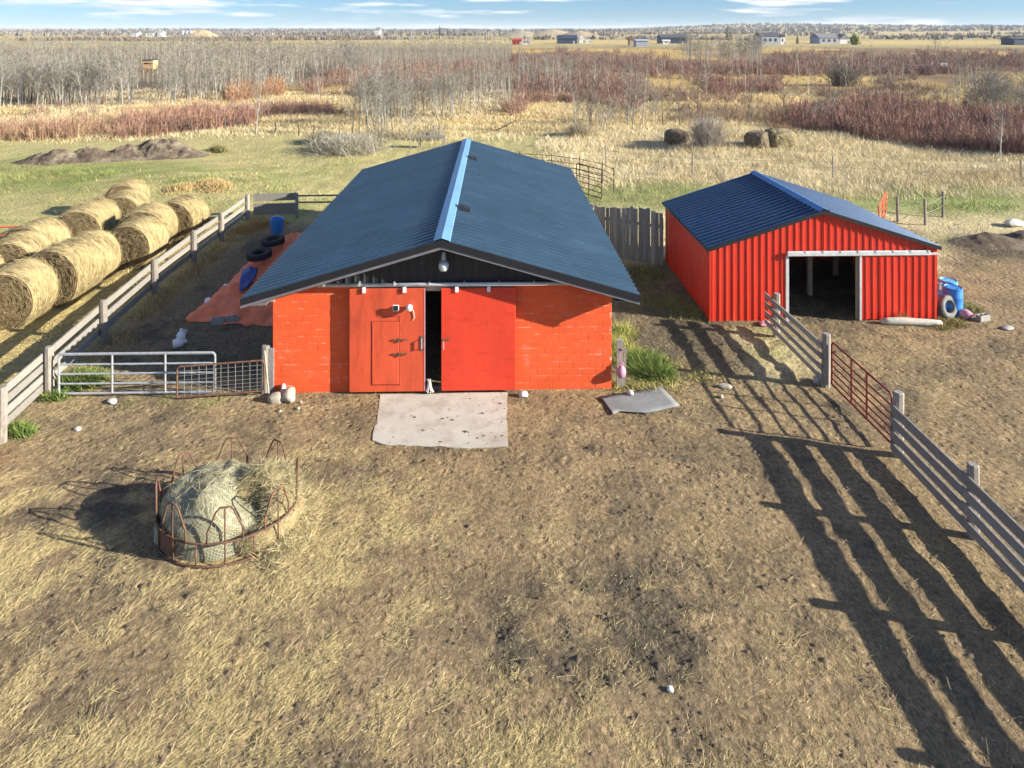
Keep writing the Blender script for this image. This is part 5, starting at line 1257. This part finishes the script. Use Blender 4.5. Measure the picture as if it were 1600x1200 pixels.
# big grey bushes in the tall grass
def bush_arrays(seed, n, R0, H, w):
    r = np.random.default_rng(seed); az=r.uniform(0,6.28,n); tl=np.abs(r.normal(0,.5,n)).clip(0,1.15); d=np.stack([np.sin(tl)*np.cos(az),np.sin(tl)*np.sin(az),np.cos(tl)],1)
    P=np.stack([r.normal(0,R0*.16,n),r.normal(0,R0*.16,n),np.zeros(n)],1); L=H*r.uniform(.6,1.05,n)*(1-.25*tl); V,Q,C=blades(P,d,L,np.full(n,w),np.ones((n,3)),seed=seed)
    k=n*3; i=r.integers(0,n,k); u=r.uniform(.3,.9,k); P2=P[i]+d[i]*(L[i]*u)[:,None]; d2=d[i]+r.normal(0,.45,(k,3)); d2/=np.linalg.norm(d2,axis=1,keepdims=True)
    V2,Q2,C2=blades(P2,d2,L[i]*r.uniform(.2,.5,k),np.full(k,w*.7),np.ones((k,3)),seed=seed+1)
    return np.vstack([V,V2]),np.vstack([Q,Q2+len(V)])
def bush(label, px, py, R0, H, col, seed, n=420, w=.03):
    V,Q=bush_arrays(seed,n,R0,H,w); V[:,:2]*=R0/(H*.75); r=np.random.default_rng(seed); C=np.array(col)*np.repeat(r.uniform(.6,1.25,(len(Q),1)),4,0)
    o=tri_mesh('bare_bush',V,Q,M_attr,C); p=G(px,py); o.location=(p.x,p.y,gz(p.x,p.y)-.05); tag(o,label,'bush')
bush('rounded grey bare bush between the rotting bales behind the shed',1105,230,2.3,2.5,(.38,.34,.29),501,900,.018)
bush('low grey bush left of the far end of the barn roof',545,236,2.7,1.5,(.40,.37,.29),502,1500,.014)
bush('low dry bush left of the black trunked trees',505,225,1.6,1.2,(.30,.27,.19),503,800,.014)
bush('grey bush at the edge of the green grass behind the corral',905,213,1.6,1.3,(.40,.35,.24),504,700,.014)
bush('bare round bush above the middle of the right thicket',1318,135,4.2,4.0,(.24,.21,.17),505,300,.07)
# --- woods: the nearest and clearest trees singly, the rest as one mass
def sample_px(poly, n, seed):
    r=np.random.default_rng(seed); xs=[p[0] for p in poly]; ys=[p[1] for p in poly]; X_=[];Y_=[]
    while len(X_)<n:
        x=r.uniform(min(xs),max(xs),4*n); y=r.uniform(min(ys),max(ys),4*n); k=in_poly(x,y,poly); X_+=list(x[k]); Y_+=list(y[k])
    return np.array(X_[:n]),np.array(Y_[:n])
# wood zones: (polygon of tree feet in photo pixels, singles, mass, height range, label)
woods = [
 ([(-60,172),(190,166),(330,163),(470,132),(540,122),(560,92),(520,72),(-60,72)], 120, 1700, (5.2,7.2), 'bare grey aspen in the dense wood at the upper left', 'aspens of the upper left wood'),
 ([(540,122),(660,110),(800,96),(800,70),(560,66),(530,80)], 20, 700, (4.5,6.5), 'bare aspen in the grey wood above the barn ridge', 'aspens above the barn ridge'),
 ([(600,208),(660,190),(720,185),(800,170),(800,132),(740,128),(640,150),(560,180),(575,205)], 62, 160, (3.6,5.2), 'bare grey tree in the thicket left of the barn ridge', 'trees of the thicket by the barn ridge'),
 ([(800,140),(880,140),(960,130),(950,108),(800,106)], 12, 60, (4.0,5.5), 'bare grey aspen in the clump right above the barn ridge', 'aspens right above the barn ridge'),
 ([(1064,102),(1190,102),(1190,84),(1080,82)], 24, 90, (6.5,9.0), 'tall bare aspen in the distant grey clump right of centre', 'aspens of the distant clump'),
 ([(1478,160),(1560,184),(1640,188),(1640,130),(1500,128)], 44, 110, (4.0,5.6), 'bare grey willow tree in the clump at the right edge', 'trees of the clump at the right edge'),
 ([(540,176),(800,170),(1000,150),(1250,150),(1480,130),(1600,120),(1600,76),(800,72),(560,100)], 0, 420, (3.2,5.2), '', ''),
 ([(900,196),(1060,190),(1060,178),(900,180)], 14, 30, (2.2,3.2), 'low bare sapling under the open row behind the barn', 'saplings under the open row'),
]
MV=[];MT=[];MC=[];off=0
lite = [tree_template(300+i,6.0,6,4,.07,.42,1,.028,.25,3,3) for i in range(5)]
for wi,(poly,ns_,nm,hr,lab,grp) in enumerate(woods):
    xs,ys=sample_px(poly,ns_+nm,600+wi); order=np.argsort(-ys); xs=xs[order]; ys=ys[order]; r=np.random.default_rng(700+wi)
    for i in range(len(xs)):
        if wi == 0 and abs(xs[i]-231) < 15 and ys[i] > 108: continue
        p=G(xs[i],ys[i]); H=r.uniform(*hr)*(.55+.75*vnoise(p.x*.05,p.y*.05,12))*(1.0 if r.random()>.3 else .7)
        if i<ns_: place_tree(int(r.integers(0,6)) if wi not in (5,) else int(r.integers(0,10)), p.x,p.y,H,lab,dark=bool(r.random()<.15),group=grp)
        else:
            (a,ta),(c,tc_)=lite[int(r.integers(0,5))]; s=H/6.0; t=r.uniform(0,6.28); ca,sa=math.cos(t),math.sin(t); zz=gz(p.x,p.y); g_=1+min(1.5,max(0,p.y-120)/250)
            for V_,T_,col in ((a,ta,(.31,.295,.262)),(c,tc_,(.24,.222,.183))):
                v=V_*s; v=np.stack([(v[:,0]*ca-v[:,1]*sa)+p.x,(v[:,0]*sa+v[:,1]*ca)+p.y,v[:,2]+zz],1)
                MV.append(v);MT.append(T_+off);off+=len(v);MC.append(np.tile(np.array(col)*r.uniform(.65,1.2)*np.array([1,r.uniform(.95,1.0),r.uniform(.85,1)]),(len(v),1)))
tag(tri_mesh('distant_wood',np.vstack(MV),np.vstack(MT),M_attr,np.vstack(MC)),'bare grey aspen wood seen as one mass in the distance','wood',kind='stuff')
# --- red osier and willow thickets
wt_=[bush_arrays(800+i,16,1.0,1.0,.034) for i in range(6)]
wt_=[(np.delete(v.reshape(-1,4,3),3,1).reshape(-1,3), np.arange(len(q)*3).reshape(-1,3)) for v,q in wt_]      # one sliver per stem
thick=[ # feet polygon, count, height, colours
 ([(1238,206),(1300,212),(1380,222),(1480,232),(1620,246),(1620,196),(1450,176),(1330,165),(1240,168)],1150,(1.5,2.4),[(.25,.088,.075),(.21,.095,.08),(.27,.13,.09)]),
 ([(800,190),(880,184),(1000,170),(1010,150),(900,150),(800,160)],300,(1.3,2.1),[(.24,.10,.08),(.27,.15,.10)]),
 ([(800,148),(1000,150),(1000,122),(900,100),(800,95)],420,(1.5,2.4),[(.23,.09,.08),(.21,.11,.10)]),
 ([(900,112),(1060,118),(1250,116),(1250,100),(1080,104),(1000,84),(800,78),(800,95)],520,(1.8,2.8),[(.22,.09,.08),(.20,.12,.11)]),
 ([(1000,122),(1200,128),(1250,118),(1250,112),(1000,108)],160,(1.5,2.2),[(.22,.085,.075)]),
 ([(1100,150),(1220,150),(1220,128),(1090,128)],260,(1.4,2.2),[(.22,.085,.075),(.24,.12,.09)]),
 ([(1200,120),(1440,118),(1640,110),(1640,86),(1200,84)],720,(2.0,3.2),[(.21,.095,.09),(.18,.12,.12),(.23,.10,.08)]),
 ([(1370,142),(1480,146),(1480,122),(1370,124)],120,(1.6,2.6),[(.20,.12,.10),(.16,.12,.10)]),
 ([(190,214),(290,205),(400,196),(400,176),(300,176),(240,190),(190,196)],420,(1.2,1.9),[(.30,.13,.09),(.36,.18,.09),(.27,.12,.10)]),
 ([(-40,224),(190,214),(190,196),(-40,200)],240,(1.0,1.6),[(.32,.15,.09),(.38,.24,.12)]),
 ([(400,186),(560,180),(560,166),(400,172)],200,(1.1,1.8),[(.28,.12,.10),(.30,.16,.10)]),
 ([(350,160),(440,150),(440,134),(360,138)],130,(1.4,2.2),[(.38,.19,.07),(.33,.15,.07)]),
 ([(480,150),(640,150),(760,126),(800,118),(800,96),(560,100),(480,130)],520,(1.6,2.6),[(.25,.14,.11),(.28,.17,.12),(.24,.11,.09)]),
 ([(660,202),(690,200),(800,196),(800,172),(720,180),(662,192)],170,(1.2,1.9),[(.29,.12,.09),(.33,.19,.10)]),
 ([(560,214),(690,222),(690,205),(600,205)],90,(.9,1.5),[(.36,.33,.24),(.30,.25,.18)]),
 ([(1040,190),(1240,190),(1240,165),(1060,172)],170,(.9,1.7),[(.27,.19,.13),(.33,.25,.15),(.24,.13,.10)]),
 ([(1200,205),(1245,215),(1250,180),(1200,180)],60,(1.0,1.6),[(.33,.16,.09)]),
 ([(-60,188),(560,176),(800,190),(1240,200),(1660,200),(1660,76),(800,72),(-60,120)],1500,(.7,1.5),[(.34,.27,.17),(.28,.20,.13),(.30,.26,.20),(.24,.13,.10)]),
 ([(820,170),(1000,160),(1240,166),(1240,150),(1110,152),(960,128),(820,128)],300,(1.2,2.0),[(.25,.13,.10),(.28,.18,.13)]),
 ([(1240,150),(1480,160),(1480,140),(1240,138)],160,(1.0,1.8),[(.26,.20,.14),(.23,.13,.10)]),
]
MV=[];MT=[];MC=[];off=0; r=np.random.default_rng(900)
for ti,(poly,n,hr,cols) in enumerate(thick):
    n=int(n*1.25); xs,ys=sample_px(poly,n,910+ti)
    for i in range(n):
        V_,Q_=wt_[int(r.integers(0,6))]; p=G(xs[i],ys[i])
        if ti not in (0,8) and vnoise(p.x*.11,p.y*.07,77)<.26: continue
        H=r.uniform(*hr)*(.6+.8*vnoise(p.x*.15,p.y*.15,5)); wd=H*r.uniform(.55,.95); t=r.uniform(0,6.28); ca,sa=math.cos(t),math.sin(t)
        g_=max(1,(p.y/70)**.35); wd*=g_
        v=np.stack([(V_[:,0]*ca-V_[:,1]*sa)*wd+p.x,(V_[:,0]*sa+V_[:,1]*ca)*wd+p.y,V_[:,2]*H-.1],1); MV.append(v); MT.append(Q_+off); off+=len(v)
        c=np.array(cols[int(r.integers(0,len(cols)))]); c=(c*.62+np.array([.115,.095,.074]))*1.08*r.uniform(.75,1.2); MC.append(np.repeat(c*r.uniform(.7,1.25,(len(Q_),1)),3,0))
MV=np.vstack(MV); MV[:,2]+=gza(MV[:,0],MV[:,1])
tag(tri_mesh('willow_thicket',MV,np.vstack(MT),M_attr,np.vstack(MC)),'dense thickets of leafless red and brown willow','willow thicket',kind='stuff')

# ------------------------------------------------------------------ far country: tree belts, hills, farmsteads
def crown_blobs(n, x0, x1, y0, y1, hr, cols, seed, dens=None):
    """far bare trees: each a fan of slivers spread round a stem"""
    r=np.random.default_rng(seed); x=r.uniform(x0,x1,n); y=r.uniform(y0,y1,n)
    k=fbm(x*.004,y*.006,seed)>(.45 if dens is None else dens); x=x[k];y=y[k];n=len(x)
    H=r.uniform(*hr,n)*(.6+.8*fbm(x*.01,y*.01,seed+1)); zz=gza(x,y); cols=np.array(cols); c=cols[r.integers(0,len(cols),n)]*r.uniform(.7,1.2,(n,1)); VV=[]
    for q in range(7):
        a=r.uniform(0,6.28,n); w=H*r.uniform(.10,.26,n); l=H*r.normal(0,.28,n); b=r.uniform(0,6.28,n)
        bx=x+H*.25*r.normal(0,1,n); by=y+H*.25*r.normal(0,1,n)
        VV.append(np.stack([np.stack([bx-np.cos(a)*w,by-np.sin(a)*w,zz-.3],1),np.stack([bx+np.cos(a)*w,by+np.sin(a)*w,zz+H*.25],1),np.stack([bx+l*np.cos(b),by+l*np.sin(b),zz+H*r.uniform(.6,1.05,n)],1)],1))
    V=np.concatenate(VV,0).reshape(-1,3); return V,np.arange(len(V)).reshape(-1,3),np.repeat(np.concatenate([c*u for u in r.uniform(.8,1.2,7)],0),3,0)
grey=[(.20,.185,.17),(.165,.155,.15),(.23,.20,.165)]
belts=[(2600,-900,1000,640,960,(2.5,5),grey,1001,.50),(1800,-420,-40,560,720,(2,4),[(.19,.15,.11),(.17,.14,.11)],1002,.55),(6000,-1500,1700,1000,1700,(4,7),grey,1003,.48),
       (8500,-2800,3200,1800,3000,(6,11),[(.17,.165,.17),(.15,.15,.16),(.19,.18,.165)],1004,.43),(1500,120,700,600,760,(2.5,4.5),grey,1005,.50)]
MV=[];MT=[];MC=[];off=0
for bl in belts:
    v,t,c=crown_blobs(*bl); MV.append(v);MT.append(t+off);MC.append(c);off+=len(v)
tag(tri_mesh('tree_belts',np.vstack(MV),np.vstack(MT),M_attrn,np.vstack(MC)),'grey tree belts along the horizon','tree belts',kind='stuff')
def spruce(px, py, H, label):
    r=random.Random(int(px)); p=G(px,py); o=tag(empty('spruce_tree',(p.x,p.y,gz(p.x,p.y))),label,'tree')
    MB().tube([(0,0,-.2),(0,0,H*.9)],[H*.03,.02],6).build('trunk',M_barkd,o)
    m=MB()
    for k in range(11):
        z=H*(.12+.8*k/11); rr=H*.24*(1-k/11.5)+.1; n=9
        for i in range(n):
            t=2*math.pi*i/n+k; a=(rr*r.uniform(.8,1.15)*math.cos(t),rr*r.uniform(.8,1.15)*math.sin(t),z-.15*rr); b_=(.35*rr*math.cos(t+.5),.35*rr*math.sin(t+.5),z+H*.06); c=(.35*rr*math.cos(t-.5),.35*rr*math.sin(t-.5),z+H*.06)
            m.add([a,b_,c,(0,0,z+H*.11)],[(0,1,2),(1,3,2),(0,2,3),(0,3,1)])
    m.build('crown',M_spruce,o)
M_spruce=mat('dark spruce',(.035,.050,.030),.9,.3,1)
M_shrubg=mat('yellow green shrub',(.20,.24,.06),.9,.3,1)
spruce(1136,62,13,'dark spruce standing beside the far right of centre farmhouse'); spruce(1141,62.5,11,'smaller dark spruce touching the tall one at the far farmhouse')
spruce(1246,70,7,'dark evergreen between the two far farm buildings on the right'); spruce(1550,55,20,'dark pointed spruce on the right horizon')
spruce(687,57,16,'dark spruce on the horizon above the barn ridge'); spruce(700,56.5,12,'short dark spruce right of the one above the barn ridge')
bush('yellow green leafy shrub right of the far white gabled building',1335,70,4.2,6.0,(.22,.27,.06),520,260,.5)
def building(name,label,px0,px1,py,h,depth,wall,roofm,gable='long',rh=2.0,wins=3,door=True,rz=0):
    a=G(px0,py);b=G(px1,py);c=(a+b)/2;w_=(b-a).length; o=tag(empty(name,(c.x,c.y,gz(c.x,c.y)-.2),rz),label,'building'); hw=w_/2
    MB().box(-hw,hw,0,depth,0,h).build('wall',wall,o)
    if gable=='long':   # ridge parallel to the front
        MB().add([(-hw-.4,-.4,h),(hw+.4,-.4,h),(hw+.4,depth+.4,h),(-hw-.4,depth+.4,h),(-hw-.4,depth/2,h+rh),(hw+.4,depth/2,h+rh)],[(0,1,5,4),(2,3,4,5),(0,4,3),(1,2,5),(0,3,2,1)]).build('roof',roofm,o)
    else:
        MB().add([(-hw-.4,-.4,h),(hw+.4,-.4,h),(hw+.4,depth+.4,h),(-hw-.4,depth+.4,h),(0,-.4,h+rh),(0,depth+.4,h+rh)],[(0,4,5,3),(1,2,5,4),(0,1,4),(2,3,5),(0,3,2,1)]).build('roof',roofm,o)
    for i in range(wins):
        u=-hw+w_*(i+.7)/(wins+.6); MB().box(u-w_*.035-.3,u+w_*.035+.3,-.06,.02,h*.4,h*.75).build('window',M_black,o)
    if door: MB().box(hw*.55,hw*.55+1.2,-.06,.02,0,2.1).build('door',M_greypl,o)
    return o
M_bw=mat('white siding',(.66,.66,.64),.8,.08,1); M_bn=mat('navy siding',(.028,.045,.085),.6,.2,1); M_bg=mat('grey siding',(.33,.36,.40),.7,.15,1); M_rf=mat('grey shingle',(.20,.20,.22),.8,.2,1); M_rfd=mat('dark shingle',(.07,.08,.10),.8,.2,1); M_br=mat('far red wall',(.40,.05,.035),.8,.15,1); M_tanb=mat('tan wall',(.40,.28,.17),.8,.15,1)
building('farm_building','long dark navy shed far behind the barn ridge to the right',872,902,68.5,3.6,12,M_bn,M_bn,rh=2.4,wins=0)
building('farm_building','small white building right of the far navy shed',905,913,67,3.4,8,M_bw,M_bw,'front',2,wins=0)
building('farm_building','low white shed furthest right of the far navy shed',915,923,67,1.8,6,M_bw,M_bw,rh=.6,wins=0)
building('farm_building','red and white building far left of the navy shed',800,815,70,3.0,8,M_br,M_br,rh=1.2,wins=2)
building('farm_building','small white trailer beside the far red building',817,828,69.5,2.6,5,M_bw,M_bg,rh=.6,wins=2)
building('farm_house','long navy farmhouse with white garage door behind the golden grass',1033,1075,68,4.2,14,M_bn,M_rfd,rh=2.2,wins=4)
building('farm_building','small white front porch of the far navy farmhouse',1036,1047,69.5,2.6,3,M_bw,M_bw,rh=.6,wins=1)
building('farm_building','grey metal shed left of the far navy farmhouse',994,1013,73,3.4,8,M_bg,M_bg,rh=1.0,wins=0)
building('farm_building','rusty brown shed beside the far grey metal shed',984,993,71,3.6,7,M_tanb,M_rust,rh=1.0,wins=0)
building('farm_house','dark roofed farmhouse with white end wall far right',1190,1219,69.5,5.4,16,M_bg,M_rfd,rh=2.4,wins=3)
building('farm_building','white annex joined to the far dark roofed farmhouse',1219.5,1227,69.5,5.0,10,M_bw,M_rfd,'front',1.5,wins=1)
building('farm_building','long grey roofed shed of the white gabled farm far right',1281,1312,68.5,4.2,16,M_bg,M_rf,rh=3,wins=3)
building('farm_building','white gabled hall at the right end of the long grey shed',1312.5,1328,68.5,3.6,18,M_bw,M_rf,'front',3.0,wins=0)
building('farm_building','dark blue shed at the far right picture edge',1585,1612,70.5,4.0,12,M_bn,M_rfd,rh=1.0,wins=0)
building('farm_building','small pale house on the left horizon',204,214,57.5,5,12,M_bw,M_rf,rh=3,wins=2)
building('farm_building','second pale house on the left horizon',228,240,57.5,5,12,M_bw,M_rf,rh=3,wins=2)
building('farm_building','third pale house on the left horizon next to the grain bins',246,252,57.5,5,12,M_bw,M_bg,rh=3,wins=1)
building('farm_building','white house on the horizon above the barn ridge',586,593,55.5,8,16,M_bw,M_rf,rh=5,wins=1)
for px,lb_ in ((286,'left steel grain bin on the left horizon'),(292,'middle steel grain bin on the left horizon'),(298,'right steel grain bin on the left horizon')):
    p=G(px,57.6); q=MB().lathe([(3.0,0),(3.0,6.5),(2.6,7.2),(.4,8.6),(.001,8.7)],16); q.sm=40; o=q.build('grain_bin',M_galv); o.location=(p.x,p.y,gz(p.x,p.y)-.2); tag(o,lb_,'grain bin')
    MB().lathe([(.45,8.5),(.45,8.9),(.001,9.0)],10).build('lid',M_galv,o); MB().box(-.5,.5,-3.06,-2.9,.2,2.1).build('door',M_greypl,o)
def gravel(label,px,py,rx,h,seed,col):
    p=G(px,py); n=26; XX,YY=np.meshgrid(np.linspace(-1,1,n),np.linspace(-1,1,n)); d=np.sqrt(XX**2+YY**2); H=h*np.clip(1-d,0,1)**.8*(.75+.5*fbm(XX*2.5+seed,YY*2.5,seed))-.3
    V=np.stack([XX*rx+p.x,YY*rx*.8+p.y,H+gz(p.x,p.y)],-1).reshape(-1,3); i=np.arange(n*n).reshape(n,n); Q=np.stack([i[:-1,:-1],i[:-1,1:],i[1:,1:],i[1:,:-1]],-1).reshape(-1,4)
    tag(tri_mesh('gravel_pile',V,Q,mat('gravel '+str(seed),col,.95,.25,.2),smooth=True),label,'gravel pile')
gravel('tan gravel pile beside the grain bins on the left horizon',312,57.5,26,11,1,(.42,.33,.19))
gravel('large tan gravel pile on the horizon behind the far navy shed',862,57,40,11,2,(.38,.30,.19)); gravel('grey tan gravel pile left of the large one on the horizon',815,57,34,9,3,(.34,.29,.21)); gravel('dark topped gravel pile right of the large one on the horizon',905,57.5,30,9,4,(.33,.26,.17))
# plywood blind in the left wood, white trailer in the right marsh, fallen branch
p=G(231,128); o=tag(empty('hunting_blind',(p.x,p.y,0)),'plywood hunting blind raised on legs in the left wood','hunting blind')
MB().box(-.95,.95,0,1.7,2.3,3.9).build('box',mat('plywood',(.62,.40,.20),.8,.15,2),o); MB().box(-1.05,1.05,-.1,1.8,3.9,4.0).build('roof',M_bn,o); MB().box(-.7,.7,-.02,.02,3.2,3.45).build('window',M_black,o)
for sx_ in (-.85,.85):
    for yy_ in (.1,1.6): MB().box(sx_-.06,sx_+.06,yy_-.06,yy_+.06,-.2,2.3).build('leg',M_lumber,o)
p=G(1450,108); o=tag(empty('flat_trailer',(p.x,p.y,0)),'white flat trailer left in the thicket far right','trailer')
MB().box(-4.2,2.6,-.9,.9,.75,.95).build('deck',M_bw,o); MB().box(2.6,4.2,-.9,.9,.6,1.5).build('headboard',M_bw,o)
for u in (-1.0,.2):
    for yy_ in (-.95,.95): MB().lathe([(.001,-.1),(.36,-.1),(.36,.1),(.001,.1)],14,(u,yy_,.36),'y').build('wheel',M_tyre,o)
p=G(795,205); fb=MB().tube([(p.x-1.2,p.y,.05),(p.x-.3,p.y+.1,.5),(p.x+.7,p.y,1.0)],[.07,.06,.03],6); fb.tube([(p.x-.3,p.y+.1,.5),(p.x+.1,p.y+.3,.3)],[.04,.02],5); tag(fb.build('fallen_branch',M_barkd),'dark fallen branch in the grass beyond the barn ridge','branch')
p=G(675,229); o=tag(empty('feed_rack',(p.x,p.y,0)),'small grey feed rack behind the far left of the barn ridge','feed rack')
MB().box(-1.1,1.1,-.4,.4,.75,.85).build('top',M_woodh,o)
for sx_ in (-1.0,1.0):
    for yy_ in (-.35,.35): MB().box(sx_-.05,sx_+.05,yy_-.05,yy_+.05,-.1,.75).build('leg',M_woodp,o)

# ------------------------------------------------------------------ the air
hm = bpy.data.materials.new('haze'); hm.use_nodes = True; ht = hm.node_tree; ht.nodes.clear()
ho = ht.nodes.new('ShaderNodeOutputMaterial'); hv_ = ht.nodes.new('ShaderNodeVolumePrincipled'); hv_.inputs['Color'].default_value = (.80,.88,1.0,1); hv_.inputs['Density'].default_value = 1.0e-4; hv_.inputs['Anisotropy'].default_value = 0.0
hv_.inputs['Density Attribute'].default_value = ''; hv_.inputs['Temperature Attribute'].default_value = ''; hm.cycles.homogeneous_volume = True
ht.links.new(hv_.outputs[0], ho.inputs['Volume'])
hz_ = MB().box(-9500, 9500, -200, 17000, -60, 75).build('haze', hm); tag(hz_, 'thin bluish air over the whole plain', 'haze', kind='stuff')
